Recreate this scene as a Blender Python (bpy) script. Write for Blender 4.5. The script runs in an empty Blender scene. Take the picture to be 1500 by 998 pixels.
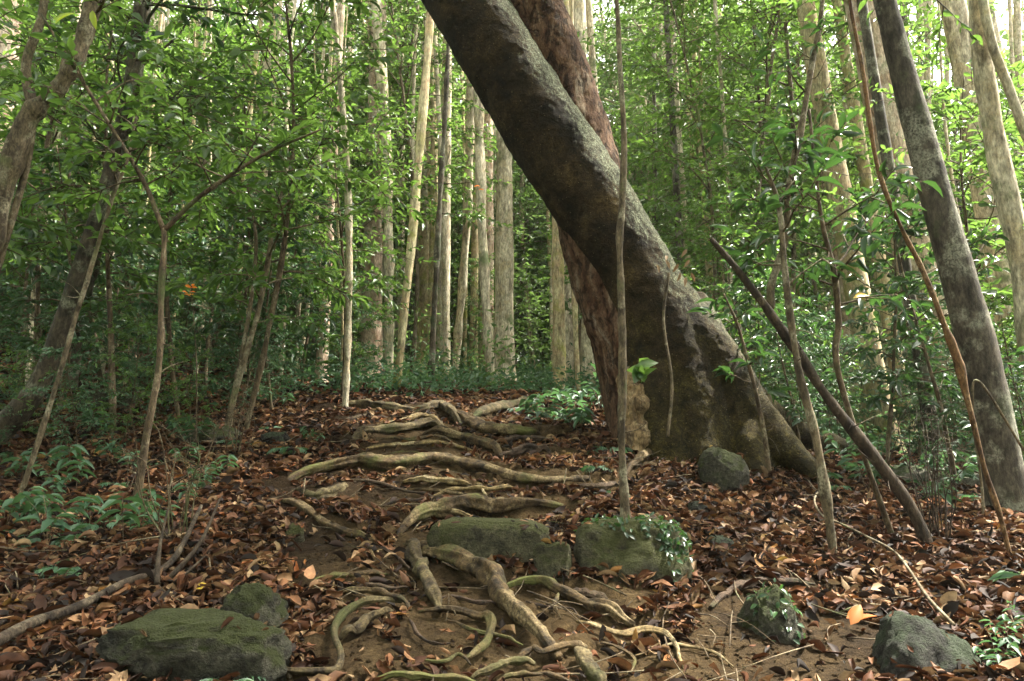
import bpy, math, random
import numpy as np
from mathutils import Vector, Matrix

random.seed(7)
HAZE = 0.0005
RNG = np.random.default_rng(11)
scene = bpy.context.scene
COL = scene.collection
PI = math.pi

# ------------------------------------------------------------------ camera
F = 1050.0                    # focal length in pixels of the 1500 px wide photograph
PITCH = math.radians(8.0)
CAM = np.array([0.0, 0.0, 1.5])
cam_d = bpy.data.cameras.new("camera")
cam = bpy.data.objects.new("camera", cam_d)
COL.objects.link(cam)
cam.location = CAM
cam.rotation_euler = (PI / 2 + PITCH, 0, 0)
cam_d.sensor_width = 36.0
cam_d.lens = F / 1500.0 * 36.0
cam_d.clip_start = 0.05
cam_d.clip_end = 800
scene.camera = cam


def ray(u, v):
    xc, yc = (u - 750.0) / F, (499.0 - v) / F
    return np.array([xc, math.cos(PITCH) - yc * math.sin(PITCH), math.sin(PITCH) + yc * math.cos(PITCH)])


def P(u, v, Y):
    d = ray(u, v)
    return CAM + d * (Y / d[1])


def project(p):
    q = np.asarray(p) - CAM
    c, s = math.cos(PITCH), math.sin(PITCH)
    zf = q[..., 1] * c + q[..., 2] * s
    up = -q[..., 1] * s + q[..., 2] * c
    zf = np.where(zf < 0.05, 0.05, zf)
    return 750 + F * q[..., 0] / zf, 499 - F * up / zf, zf


def pxm(Y):
    return F / Y


# ------------------------------------------------------------------ noise
def vnoise(p, seed=0):
    p = np.asarray(p, dtype=np.float64)
    i = np.floor(p).astype(np.int64)
    f = p - i
    f = f * f * (3 - 2 * f)
    out = 0

    def h(ix, iy, iz):
        n = (ix * 374761393 + iy * 668265263 + iz * 2147483647 + seed * 1274126177) & 0xFFFFFFFF
        n = ((n ^ (n >> 13)) * 1274126177) & 0xFFFFFFFF
        n = ((n ^ (n >> 16)) * 2246822519) & 0xFFFFFFFF
        return ((n ^ (n >> 15)) & 0xFFFF) / 65535.0

    for dx in (0, 1):
        for dy in (0, 1):
            for dz in (0, 1):
                w = (f[..., 0] if dx else 1 - f[..., 0]) * (f[..., 1] if dy else 1 - f[..., 1]) * (f[..., 2] if dz else 1 - f[..., 2])
                out = out + w * h(i[..., 0] + dx, i[..., 1] + dy, i[..., 2] + dz)
    return out * 2 - 1


def fbm(p, oct=4, seed=0):
    p = np.asarray(p, dtype=np.float64)
    a, s = 0.0, 1.0
    for k in range(oct):
        a = a + s * vnoise(p * 2 ** k + 17.3 * k, seed + k)
        s *= 0.5
    return a


# ------------------------------------------------------------------ ground heights
ctrl = []
for u, lst in {
    -350: [(998, 2.9), (800, 4.4), (650, 7.2), (545, 10.5), (480, 14), (450, 24)],
    0: [(998, 2.9), (810, 4.4), (660, 7.0), (555, 10.2), (500, 13.5), (470, 24)],
    250: [(998, 2.95), (800, 4.5), (655, 7.0), (575, 10), (525, 14), (500, 25)],
    480: [(998, 3.0), (800, 4.6), (650, 7.0), (585, 9.8), (560, 14), (545, 25)],
    740: [(998, 3.0), (860, 3.9), (800, 4.6), (720, 5.7), (645, 7.2), (592, 10), (575, 14), (558, 26)],
    960: [(998, 3.0), (870, 3.9), (780, 4.9), (690, 6.5), (635, 8.0), (598, 11), (580, 16), (570, 28)],
    1180: [(998, 3.0), (860, 4.1), (760, 5.7), (690, 7.6), (655, 10.0), (645, 15), (640, 28)],
    1420: [(998, 2.95), (870, 4.0), (780, 5.3), (705, 8.0), (682, 12), (668, 20), (660, 30)],
    1850: [(998, 2.9), (880, 3.9), (790, 5.2), (715, 8.0), (690, 12), (670, 20), (660, 30)],
}.items():
    for v, Y in lst:
        ctrl.append(P(u, v, Y))
for x, y, z in [(-70, 70, 12), (0, 70, 6.5), (70, 70, 1.5), (-70, 10, 8), (70, 10, 0), (-6, -4, .2), (0, -4, -.3), (6, -4, -.2),
                (-70, -20, 4), (70, -20, -2), (0, -20, -2), (-160, 170, 16), (0, 170, 9), (160, 170, 2)]:
    ctrl.append(np.array([x, y, z], float))
ctrl = np.array(ctrl)


def _phi(r2):
    return np.where(r2 > 1e-12, r2 * np.log(np.maximum(r2, 1e-12)), 0)


def _fit():
    n = len(ctrl)
    xy = ctrl[:, :2]
    r2 = ((xy[:, None] - xy[None]) ** 2).sum(-1)
    A = np.zeros((n + 3, n + 3))
    A[:n, :n] = _phi(r2) + 0.4 * np.eye(n)
    A[:n, n] = 1
    A[:n, n + 1:] = xy
    A[n, :n] = 1
    A[n + 1:, :n] = xy.T
    b = np.zeros(n + 3)
    b[:n] = ctrl[:, 2]
    return np.linalg.solve(A, b)


TPS = _fit()


def gbase(x, y):
    x = np.atleast_1d(np.asarray(x, float)); y = np.atleast_1d(np.asarray(y, float))
    out = np.zeros(x.shape)
    n = len(ctrl)
    for k in range(n):
        out += TPS[k] * _phi((x - ctrl[k, 0]) ** 2 + (y - ctrl[k, 1]) ** 2)
    return out + TPS[n] + TPS[n + 1] * x + TPS[n + 2] * y


_T = np.concatenate([np.linspace(1.8, 14, 400), np.linspace(14.2, 70, 250)])


def G(u, v, near=1.8):
    """first point where the ray through pixel (u, v) meets the smooth ground"""
    d = ray(u, v)
    t = _T[_T >= near] / d[1]
    p = CAM[None] + d[None] * t[:, None]
    below = p[:, 2] < gbase(p[:, 0], p[:, 1])
    if not below.any():
        return p[-1]
    k = int(np.argmax(below))
    if k == 0:
        return p[0]
    a, b = t[k - 1], t[k]
    for _ in range(18):
        m = (a + b) / 2
        q = CAM + d * m
        if q[2] < gbase(q[0], q[1])[0]:
            b = m
        else:
            a = m
    return CAM + d * b


ROOTS = {  # label: (width px, [(u, v) ...], material key)
    "mossy root ending in a knuckle, highest of the roots across the trail": (17, [(478, 596), (520, 594), (560, 601), (610, 602), (645, 599), (661, 610), (672, 618)], 'moss'),
    "thick pale brown root running right from the knuckle at the trail top": (20, [(655, 606), (690, 618), (720, 629), (760, 633), (798, 631)], 'root'),
    "whitish short root lying on an olive root near the trail top": (11, [(548, 622), (590, 620), (612, 612), (635, 614), (650, 627)], 'pale'),
    "olive arched root just under the whitish short root": (16, [(510, 648), (545, 633), (590, 630), (630, 622), (655, 628)], 'moss'),
    "dark root slanting down right below the knuckled root": (17, [(622, 631), (660, 638), (690, 645), (715, 656), (742, 671)], 'root'),
    "thin straw coloured root above the longest root": (7, [(522, 658), (580, 653), (640, 650), (670, 655), (700, 664)], 'pale'),
    "longest thick root spanning the whole width of the trail": (21, [(408, 712), (440, 696), (490, 685), (530, 676), (570, 681), (600, 679), (640, 672), (680, 682), (720, 690), (760, 700), (805, 704), (862, 698)], 'root'),
    "green tinted bent root tucked under the left end of the longest root": (15, [(425, 715), (460, 728), (490, 723), (512, 710)], 'moss'),
    "dark root slanting down right at the left edge of the trail": (14, [(408, 728), (440, 745), (470, 765), (500, 780), (548, 788)], 'root'),
    "short straight yellowish root in the middle of the trail": (12, [(592, 702), (640, 707), (692, 708)], 'pale'),
    "thin twiggy yellowish root above the thick root behind the slab": (7, [(632, 724), (680, 717), (720, 717), (756, 712)], 'pale'),
    "finger thin rootlet crossing down to the thick root behind the slab": (6, [(697, 706), (708, 720), (718, 738)], 'pale'),
    "thick root lying directly behind the flat slab stone": (22, [(582, 776), (620, 754), (660, 746), (720, 743), (760, 741), (822, 734)], 'root'),
    "thin yellow root curling over the thick root behind the slab": (7, [(640, 739), (675, 754), (712, 763)], 'pale'),
    "short dark broken root below the slanting dark root": (16, [(732, 668), (770, 663), (806, 660)], 'dark'),
    "thickest foreground root snaking down beside the flat slab stone": (29, [(598, 790), (620, 806), (660, 818), (700, 834), (727, 850), (733, 872), (750, 893), (775, 915), (800, 940), (822, 956)], 'root'),
    "green stubby root branching steeply down below the foreground root's bend": (24, [(601, 792), (610, 820), (628, 852), (646, 892)], 'moss'),
    "long brown root reaching right below the small block stone": (18, [(728, 857), (780, 853), (815, 864), (850, 880), (885, 895), (930, 910)], 'root'),
    "dark stub forking off the long brown root on the right": (13, [(830, 868), (865, 873), (895, 882)], 'dark'),
    "pale yellow wriggling root at the bare earth, lower right of the trail": (10, [(845, 907), (870, 917), (910, 930), (940, 925), (975, 930), (990, 950), (995, 970), (1012, 996)], 'pale'),
    "wavy root crossing under the end of the thickest root": (11, [(752, 966), (779, 953), (796, 958), (835, 947), (858, 943)], 'root'),
    "mossy low arch root at the photo's bottom edge": (13, [(690, 990), (724, 982), (748, 970), (783, 967)], 'moss'),
    "upright stub root at the bottom edge under the wavy root": (24, [(845, 955), (865, 985), (885, 1010)], 'moss'),
    "mossy looping root curving round a hollow at lower left": (13, [(588, 876), (540, 880), (506, 894), (492, 915), (490, 936), (497, 960), (490, 984), (455, 988), (420, 985), (395, 966)], 'moss'),
    "short thick root beside the mossy looping root": (17, [(580, 889), (545, 905), (520, 924), (500, 932)], 'moss'),
    "straight brown root half buried above the looping root": (9, [(455, 853), (491, 847), (568, 840)], 'root'),
    "slim brown root over the top of the looping root": (11, [(498, 866), (540, 868), (575, 875), (604, 890)], 'root'),
    "angled root with a sharp elbow below the green stub": (12, [(615, 895), (660, 895), (700, 903), (718, 909), (715, 935), (700, 955), (680, 963)], 'root'),
    "brown root lying along the photo's bottom edge": (11, [(535, 996), (580, 991), (640, 993), (705, 998)], 'root'),
    "mossy root at the bottom edge right of the long mossy rock": (11, [(310, 990), (355, 972), (400, 974), (425, 990)], 'moss'),
    "thin root dropping from the foot of the leaning tree": (11, [(915, 694), (945, 668), (972, 640)], 'root'),
    "bark covered stick like root behind the small fern covered rock": (11, [(1040, 887), (1080, 863), (1115, 856), (1195, 853)], 'dark'),
    "thin dark root crossing the soil below the longest root's left part": (6, [(520, 700), (560, 709), (600, 722), (640, 729)], 'dark'),
    "rootlet running along the soil under the olive arched root": (5, [(545, 668), (590, 664), (625, 668), (660, 676)], 'root'),
    "short rootlet slanting across the soil left of the slab stone": (6, [(545, 800), (575, 812), (600, 832)], 'dark'),
    "slender root dropping beside the long brown root": (6, [(820, 868), (812, 888), (822, 905)], 'root'),
    "hair thin root loose on the sandy earth at the right": (4, [(930, 960), (985, 945), (1040, 955), (1075, 975)], 'pale'),
    "bent rootlet above the sharp elbowed root": (7, [(640, 880), (668, 876), (700, 884), (728, 880)], 'dark'),
    "thin root under the short straight yellowish root": (5, [(596, 716), (640, 720), (690, 726), (730, 728)], 'root'),
    "slender root from the slab stone towards the looping root": (7, [(596, 858), (570, 864), (545, 858), (520, 862)], 'dark'),
    "low root at the bottom edge left of the upright stub": (8, [(720, 1000), (760, 988), (800, 990), (840, 1000)], 'root'),
    "root emerging from the litter at the right of the longest root": (9, [(840, 712), (880, 716), (905, 706)], 'dark'),
    "rough root hugging the top edge of the trail on the left": (8, [(500, 618), (535, 612), (575, 616)], 'dark'),
    "thin curled root beside the pale yellow wriggling root": (5, [(880, 940), (905, 950), (930, 965), (925, 985)], 'root'),
    "thin dark rootlet between the looping root and the angled root": (5, [(600, 905), (612, 930), (640, 945), (665, 942)], 'dark'),
    "crooked rootlet below the angled root's elbow": (6, [(610, 965), (645, 972), (672, 960), (690, 972)], 'root'),
    "rootlet crossing the mud left of the thickest root": (6, [(655, 905), (690, 925), (735, 932), (765, 945)], 'root'),
    "hooked rootlet beneath the long brown root": (5, [(770, 880), (795, 890), (835, 892), (850, 905)], 'dark'),
    "slim root above the dark slanting root, upper trail": (6, [(560, 640), (600, 645), (640, 640), (668, 650)], 'root'),
    "slim root stretched along the soil above the thick root behind the slab": (6, [(560, 738), (610, 733), (660, 730), (705, 733)], 'dark'),
    "short dark root poking out under the right end of the pale brown root": (8, [(735, 645), (770, 643), (812, 648)], 'dark'),
    "far mossy root hump beyond the top of the trail": (16, [(690, 612), (740, 598), (795, 587)], 'moss'),
}
ROOT_W = []
for lab, (w, uv, mk) in ROOTS.items():
    pts = np.array([G(u, v) for u, v in uv])
    r = np.array([w * .46 / pxm(p[1]) for p in pts])
    ROOT_W.append((lab, pts, r, mk))

_SEG = []
for lab, pts, r, mk in ROOT_W:
    for k in range(len(pts) - 1):
        _SEG.append((pts[k, :2], pts[k + 1, :2], (r[k] + r[k + 1]) / 2))


def gz(x, y):
    """ground height with bumps and the small steps the roots hold up"""
    x = np.atleast_1d(np.asarray(x, float)); y = np.atleast_1d(np.asarray(y, float))
    z = gbase(x, y)
    p = np.stack([x, y, np.zeros_like(x)], -1)
    near = np.clip((14 - np.abs(y - 4)) / 10, 0, 1)
    z = z + 0.035 * fbm(p * 1.1, 3, 3) + near * (0.020 * fbm(p * 5.0, 3, 9) + .008 * fbm(p * 17.0, 2, 19))
    m = (x > -3.5) & (x < 3.8) & (y > 2) & (y < 12)
    if m.any():
        xs, ys = x[m], y[m]
        add = np.zeros(xs.shape)
        for a, b, r in _SEG:
            d = b - a
            t = np.clip(((xs - a[0]) * d[0] + (ys - a[1]) * d[1]) / (d @ d + 1e-9), 0, 1)
            cx, cy = xs - a[0] - t * d[0], ys - a[1] - t * d[1]
            dist = np.hypot(cx, cy)
            horiz = abs(d[0]) / (np.hypot(*d) + 1e-9)
            up = np.where(cy > 0, 0.9 * r, -1.5 * r) * np.tanh(dist / r) * np.exp(-(dist / 0.26) ** 2) * (0.35 + 0.65 * horiz)
            add = np.where(np.abs(up) > np.abs(add), up, add)
        z[m] += add
    return z


def ground_at(x, y):
    return float(gz(x, y)[0])


# ------------------------------------------------------------------ mesh helpers
def mesh_obj(name, V, faces, mat, parent=None, smooth=True):
    """faces: list of (n, k) int arrays"""
    me = bpy.data.meshes.new(name)
    V = np.asarray(V, dtype=np.float32)
    faces = [np.asarray(f, dtype=np.int32) for f in faces if len(f)]
    loops = np.concatenate([f.ravel() for f in faces])
    tot = np.concatenate([np.full(len(f), f.shape[1], np.int32) for f in faces])
    start = np.concatenate([[0], np.cumsum(tot)[:-1]]).astype(np.int32)
    me.vertices.add(len(V)); me.vertices.foreach_set("co", V.ravel())
    me.loops.add(len(loops)); me.loops.foreach_set("vertex_index", loops)
    me.polygons.add(len(tot)); me.polygons.foreach_set("loop_start", start)
    me.polygons.foreach_set("use_smooth", np.full(len(tot), smooth))
    me.update(calc_edges=True)
    me.validate()
    if mat: me.materials.append(mat)
    o = bpy.data.objects.new(name, me)
    COL.objects.link(o)
    if parent: o.parent = parent
    return o


class Geo:
    def __init__(self):
        self.v, self.f3, self.f4, self.n = [], [], [], 0

    def add(self, v, f3=None, f4=None):
        v = np.asarray(v, float)
        if f3 is not None and len(f3): self.f3.append(np.asarray(f3) + self.n)
        if f4 is not None and len(f4): self.f4.append(np.asarray(f4) + self.n)
        self.v.append(v); self.n += len(v)

    def obj(self, name, mat, parent=None, origin=None):
        V = np.concatenate(self.v)
        if origin is not None: V = V - np.asarray(origin)
        fs = []
        if self.f3: fs.append(np.concatenate(self.f3))
        if self.f4: fs.append(np.concatenate(self.f4))
        return mesh_obj(name, V, fs, mat, parent)


def spline(pts, n):
    pts = np.asarray(pts, float)
    k = len(pts)
    if k == 2:
        t = np.linspace(0, 1, n)[:, None]
        return pts[0] * (1 - t) + pts[1] * t
    ext = np.vstack([2 * pts[0] - pts[1], pts, 2 * pts[-1] - pts[-2]])
    out = []
    for s in np.linspace(0, k - 1 - 1e-6, n):
        i = int(s); t = s - i
        p0, p1, p2, p3 = ext[i], ext[i + 1], ext[i + 2], ext[i + 3]
        out.append(.5 * ((2 * p1) + (-p0 + p2) * t + (2 * p0 - 5 * p1 + 4 * p2 - p3) * t * t + (-p0 + 3 * p1 - 3 * p2 + p3) * t ** 3))
    return np.array(out)


def tube(geo, pts, radii, n=24, sides=10, rough=0.08, nscale=6.0, seed=0, raw=False, ridges=0.0):
    pts = np.asarray(pts, float)
    radii = np.asarray(radii, float) if np.ndim(radii) else np.full(len(pts), float(radii))
    c = pts if raw else spline(pts, n)
    r = radii if raw else np.maximum(spline(np.stack([radii] * 3, -1), n)[:, 0], 1e-4)
    n = len(c)
    tan = np.gradient(c, axis=0)
    tan /= np.linalg.norm(tan, axis=1, keepdims=True) + 1e-12
    up = np.array([0, 0, 1.0]) if abs(tan[0][2]) < .9 else np.array([0, 1.0, 0])
    nx = np.cross(up, tan[0]); nx /= np.linalg.norm(nx)
    th = np.linspace(0, 2 * PI, sides, endpoint=False)
    V = []
    for i in range(n):
        nx = nx - tan[i] * (nx @ tan[i]); nx /= np.linalg.norm(nx) + 1e-12
        ny = np.cross(tan[i], nx)
        V.append(c[i] + r[i] * (np.cos(th)[:, None] * nx + np.sin(th)[:, None] * ny))
    V = np.array(V)
    if ridges > 0:
        sl = np.concatenate([[0], np.cumsum(np.linalg.norm(np.diff(c, axis=0), axis=1))])
        q = np.stack(np.broadcast_arrays(np.cos(th)[None] * 2.2, np.sin(th)[None] * 2.2, sl[:, None] * 2.5 + seed), -1)
        V = c[:, None] + (V - c[:, None]) * (1 + ridges * fbm(q, 3, seed))[..., None]
    if rough > 0:
        dirs = V - c[:, None]
        nz = fbm(V * nscale + seed * 3.1, 3, seed)
        V = c[:, None] + dirs * (1 + rough * nz[..., None])
    a = np.arange(n - 1)[:, None] * sides; b = np.arange(sides)[None]; b2 = (b + 1) % sides
    f4 = np.stack([a + b, a + b2, a + sides + b2, a + sides + b], -1).reshape(-1, 4)
    V = V.reshape(-1, 3)
    V = np.vstack([V, c[0], c[-1]])
    e0, e1 = n * sides, n * sides + 1
    bb = np.arange(sides); bb2 = (bb + 1) % sides
    f3 = np.vstack([np.stack([np.full(sides, e0), bb2, bb], -1), np.stack([np.full(sides, e1), (n - 1) * sides + bb, (n - 1) * sides + bb2], -1)])
    geo.add(V, f3, f4)
    return c, r


def unit(a):
    return a / (np.linalg.norm(a, axis=-1, keepdims=True) + 1e-12)


# leaf templates: x along the leaf, y across (half width 0.5 -> aspect), z out of the blade
def blade(fold=.25, droop=.25, prof=((0, 0), (.22, .36), (.5, .5), (.78, .3), (1, 0))):
    s = [p[0] for p in prof]; w = [p[1] for p in prof]
    mid = [(a, 0, -droop * a * a) for a in s]
    lf = [(a, b, -droop * a * a + fold * b) for a, b in zip(s[1:-1], w[1:-1])]
    rt = [(a, -b, -droop * a * a + fold * b) for a, b in zip(s[1:-1], w[1:-1])]
    n, m = len(s), len(s) - 2
    V = np.array(mid + lf + rt)
    f3 = [(0, 1, n), (n - 2, n - 1, n + m - 1), (0, n + m, 1), (n - 2, n + 2 * m - 1, n - 1)]
    f4 = []
    for k in range(m - 1):
        f4.append((k + 1, k + 2, n + k + 1, n + k))
        f4.append((k + 1, n + m + k, n + m + k + 1, k + 2))
    return V, np.array(f3), np.array(f4)


BROAD = blade(.3, .25)
LANCE = blade(.35, .35, ((0, 0), (.2, .32), (.45, .5), (.75, .34), (1, 0)))
SIMPLE = (np.array([(0, 0, 0), (.45, .5, .12), (.45, -.5, .12), (1, 0, -.25)]), np.array([(0, 3, 1), (0, 2, 3)]), np.zeros((0, 4), int))


def leaves(geo, pos, axis, nrm, length, aspect, tpl):
    T, f3, f4 = tpl
    n, k = len(pos), len(T)
    A = unit(axis); S = unit(np.cross(nrm, A)); N = np.cross(A, S)
    L = np.asarray(length, float).reshape(-1, 1, 1) * np.ones((n, 1, 1))
    asp = np.asarray(aspect, float).reshape(-1, 1) * np.ones((n, 1))
    V = pos[:, None] + L * (T[None, :, 0:1] * A[:, None] + T[None, :, 1:2] * asp[:, :, None] * S[:, None] + T[None, :, 2:3] * N[:, None])
    off = (np.arange(n) * k)[:, None, None]
    geo.add(V.reshape(-1, 3), (f3[None] + off).reshape(-1, 3) if len(f3) else None, (f4[None] + off).reshape(-1, 4) if len(f4) else None)


def twig_leaves(rng, P0, D, L, n, droop=.12):
    """alternate leaves along m twigs: positions, axes, normals"""
    m = len(P0)
    s = np.linspace(.12, 1, n)[None, :] * L[:, None]
    s = s + rng.normal(0, .015, s.shape) * L[:, None]
    pos = P0[:, None] + D[:, None] * s[..., None]
    pos[..., 2] -= droop * s ** 2 / (L[:, None] + 1e-6)
    side = unit(np.cross(D, np.array([0, 0, 1.0])) + 1e-6)
    alt = np.where(np.arange(n) % 2 == 0, 1.0, -1.0)[None, :, None]
    endness = (np.arange(n) / max(n - 1, 1))[None, :, None]
    ax = D[:, None] * (.45 + .6 * endness) + side[:, None] * alt * (.95 - .5 * endness) + rng.normal(0, .40, pos.shape)
    ax[..., 2] -= .22
    nr = np.array([0, 0, 1.0]) + rng.normal(0, .62, pos.shape)
    return pos.reshape(-1, 3), ax.reshape(-1, 3), nr.reshape(-1, 3)


# ------------------------------------------------------------------ materials
def new_mat(name):
    m = bpy.data.materials.new(name)
    m.use_nodes = True
    nt = m.node_tree
    for n in list(nt.nodes): nt.nodes.remove(n)
    out = nt.nodes.new("ShaderNodeOutputMaterial")
    b = nt.nodes.new("ShaderNodeBsdfPrincipled")
    nt.links.new(b.outputs[0], out.inputs[0])
    return m, nt, b, out


def N(nt, t, **kw):
    n = nt.nodes.new(t)
    for k, v in kw.items():
        if k in n.inputs: n.inputs[k].default_value = v
        else: setattr(n, k, v)
    return n


def ramp(nt, stops, src=None, interp='LINEAR'):
    r = nt.nodes.new("ShaderNodeValToRGB")
    cr = r.color_ramp; cr.interpolation = interp
    while len(cr.elements) < len(stops): cr.elements.new(.5)
    for e, (p, c) in zip(cr.elements, stops):
        e.position = p
        e.color = (*c, 1) if len(c) == 3 else c
    if src: nt.links.new(src, r.inputs[0])
    return r


def grey(a): return (a, a, a)


def mix(nt, fac, a, b, mode='MIX'):
    m = nt.nodes.new("ShaderNodeMix"); m.data_type = 'RGBA'; m.blend_type = mode
    for sock, val in ((m.inputs[0], fac), (m.inputs[6], a), (m.inputs[7], b)):
        if hasattr(val, 'is_output'): nt.links.new(val, sock)
        elif isinstance(val, tuple): sock.default_value = (*val, 1) if len(val) == 3 else val
        else: sock.default_value = val
    return m.outputs[2]


def math_n(nt, op, a, b=None, clamp=False):
    m = nt.nodes.new("ShaderNodeMath"); m.operation = op; m.use_clamp = clamp
    for i, val in enumerate((a, b)):
        if val is None: continue
        if hasattr(val, 'is_output'): nt.links.new(val, m.inputs[i])
        else: m.inputs[i].default_value = val
    return m.outputs[0]


def coords(nt, scale=(1, 1, 1), rand=True):
    tc = nt.nodes.new("ShaderNodeTexCoord")
    mp = nt.nodes.new("ShaderNodeMapping"); mp.inputs['Scale'].default_value = scale
    if rand:
        oi = nt.nodes.new("ShaderNodeObjectInfo")
        ml = math_n(nt, 'MULTIPLY', oi.outputs['Random'], 37.0)
        ad = nt.nodes.new("ShaderNodeVectorMath"); ad.operation = 'ADD'
        nt.links.new(tc.outputs['Object'], ad.inputs[0]); nt.links.new(ml, ad.inputs[1])
        nt.links.new(ad.outputs[0], mp.inputs[0])
    else:
        nt.links.new(tc.outputs['Object'], mp.inputs[0])
    return mp.outputs[0]


def noise(nt, vec, scale, detail=5, rough=.6, dist=0.0):
    n = N(nt, "ShaderNodeTexNoise", Scale=scale, Detail=detail, Roughness=rough, Distortion=dist)
    nt.links.new(vec, n.inputs['Vector'])
    return n.outputs['Fac']


def bump(nt, b, h, strength=.5, dist=.02):
    bp = N(nt, "ShaderNodeBump", Strength=strength, Distance=dist)
    nt.links.new(h, bp.inputs['Height'])
    nt.links.new(bp.outputs[0], b.inputs['Normal'])
    return bp


def upness(nt, lo=.1, hi=.8):
    g = nt.nodes.new("ShaderNodeNewGeometry")
    s = nt.nodes.new("ShaderNodeSeparateXYZ"); nt.links.new(g.outputs['Normal'], s.inputs[0])
    return ramp(nt, [(lo, grey(0)), (hi, grey(1))], s.outputs[2]).outputs[0]


def leaf_mat(name, cols, trans=.4, tcol=(.25, .42, .05), rough=.38, spec=.45):
    m, nt, b, out = new_mat(name)
    g = nt.nodes.new("ShaderNodeNewGeometry")
    oi = nt.nodes.new("ShaderNodeObjectInfo")
    f = math_n(nt, 'FRACT', math_n(nt, 'ADD', math_n(nt, 'MULTIPLY', g.outputs['Random Per Island'], .8), math_n(nt, 'MULTIPLY', oi.outputs['Random'], .2)))
    r = ramp(nt, cols, f)
    nt.links.new(r.outputs[0], b.inputs['Base Color'])
    b.inputs['Roughness'].default_value = rough
    b.inputs['Specular IOR Level'].default_value = spec
    t = nt.nodes.new("ShaderNodeBsdfTranslucent")
    tc = mix(nt, .45, r.outputs[0], tcol)
    nt.links.new(tc, t.inputs[0])
    ms = nt.nodes.new("ShaderNodeMixShader"); ms.inputs[0].default_value = trans
    nt.links.new(b.outputs[0], ms.inputs[1]); nt.links.new(t.outputs[0], ms.inputs[2])
    nt.links.new(ms.outputs[0], out.inputs[0])
    return m


def even(cols):
    n = len(cols)
    return [(i / (n - 1), c) for i, c in enumerate(cols)]


M = {}
M['leaf_mid'] = leaf_mat("leaf_mid", [(0, (.016, .048, .012)), (.35, (.036, .088, .019)), (.7, (.066, .132, .026)), (.93, (.105, .178, .036)), (.985, (.16, .21, .05)), (1, (.32, .24, .04))], .46, (.23, .41, .06), .33, .5)
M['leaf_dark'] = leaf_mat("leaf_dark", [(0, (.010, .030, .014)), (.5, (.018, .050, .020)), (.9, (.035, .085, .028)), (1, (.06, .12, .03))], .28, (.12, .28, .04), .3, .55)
M['leaf_far'] = leaf_mat("leaf_far", [(0, (.032, .075, .026)), (.5, (.060, .122, .036)), (.88, (.100, .175, .050)), (1, (.17, .24, .07))], .48, (.27, .43, .10), .42)  # tones set brighter, painting distant haze into the leaf colour
M['leaf_under'] = leaf_mat("leaf_under", [(0, (.020, .055, .028)), (.5, (.035, .085, .045)), (.85, (.06, .12, .06)), (1, (.12, .20, .10))], .3, (.15, .32, .08), .5, .35)
M['leaf_yellow'] = leaf_mat("leaf_yellow", [(0, (.55, .38, .03)), (1, (.65, .45, .05))], .4, (.8, .5, .05))
M['leaf_lime'] = leaf_mat("leaf_lime", [(0, (.22, .33, .04)), (1, (.34, .42, .05))], .5, (.5, .6, .05))
M['leaf_orange'] = leaf_mat("leaf_orange", [(0, (.65, .16, .01)), (1, (.75, .25, .02))], .4, (.9, .25, .02))
M['leaf_rust'] = leaf_mat("leaf_rust", [(0, (.24, .075, .018)), (1, (.34, .13, .035))], .15, (.5, .15, .03), .55, .25)
M['leaf_withered'] = leaf_mat("leaf_withered", [(0, (.13, .075, .035)), (1, (.27, .19, .11))], .2, (.4, .25, .13), .6, .2)


def bark(name, base, dark, patch, patch_amt=.5, stretch=.25, moss=None, moss_amt=.5, bumpy=.6, scale=6.0, fine=40.0):
    m, nt, b, out = new_mat(name)
    v = coords(nt, (1, 1, stretch)); v1 = coords(nt)
    n1 = noise(nt, v, scale, 8, .65, .4)
    n2 = noise(nt, v1, scale * .55, 6, .6)
    n3 = noise(nt, v, fine, 6, .7)
    c = ramp(nt, [(.38, dark), (.52, base), (.68, tuple(min(1, x * 1.4) for x in base))], n1).outputs[0]
    n7 = noise(nt, v, scale * 2.6, 7, .7, .3)
    c = mix(nt, .7, c, ramp(nt, [(.38, grey(.4)), (.60, grey(1.25))], n7).outputs[0], 'MULTIPLY')
    pm = ramp(nt, [(.62 - .25 * patch_amt, grey(0)), (.70 - .22 * patch_amt, grey(1))], n2).outputs[0]
    n4 = noise(nt, v1, 55, 3, .7)
    pm = math_n(nt, 'MULTIPLY', pm, ramp(nt, [(.38, grey(.15)), (.55, grey(1))], n4).outputs[0])
    c = mix(nt, pm, c, patch)
    c = mix(nt, .85, c, ramp(nt, [(.32, grey(.25)), (.68, grey(1.45))], n3).outputs[0], 'MULTIPLY')
    if moss:
        n5 = noise(nt, v1, 2.2, 7, .65)
        mm = ramp(nt, [(.62 - .2 * moss_amt, grey(0)), (.75 - .2 * moss_amt, grey(1))], n5).outputs[0]
        c = mix(nt, mm, c, ramp(nt, [(.3, tuple(x * .5 for x in moss)), (.7, moss)], n3).outputs[0])
    nt.links.new(c, b.inputs['Base Color'])
    b.inputs['Roughness'].default_value = .85
    b.inputs['Specular IOR Level'].default_value = .25
    h = math_n(nt, 'ADD', n3, math_n(nt, 'MULTIPLY', n1, 1.5))
    bump(nt, b, h, bumpy, .015)
    return m


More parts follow.
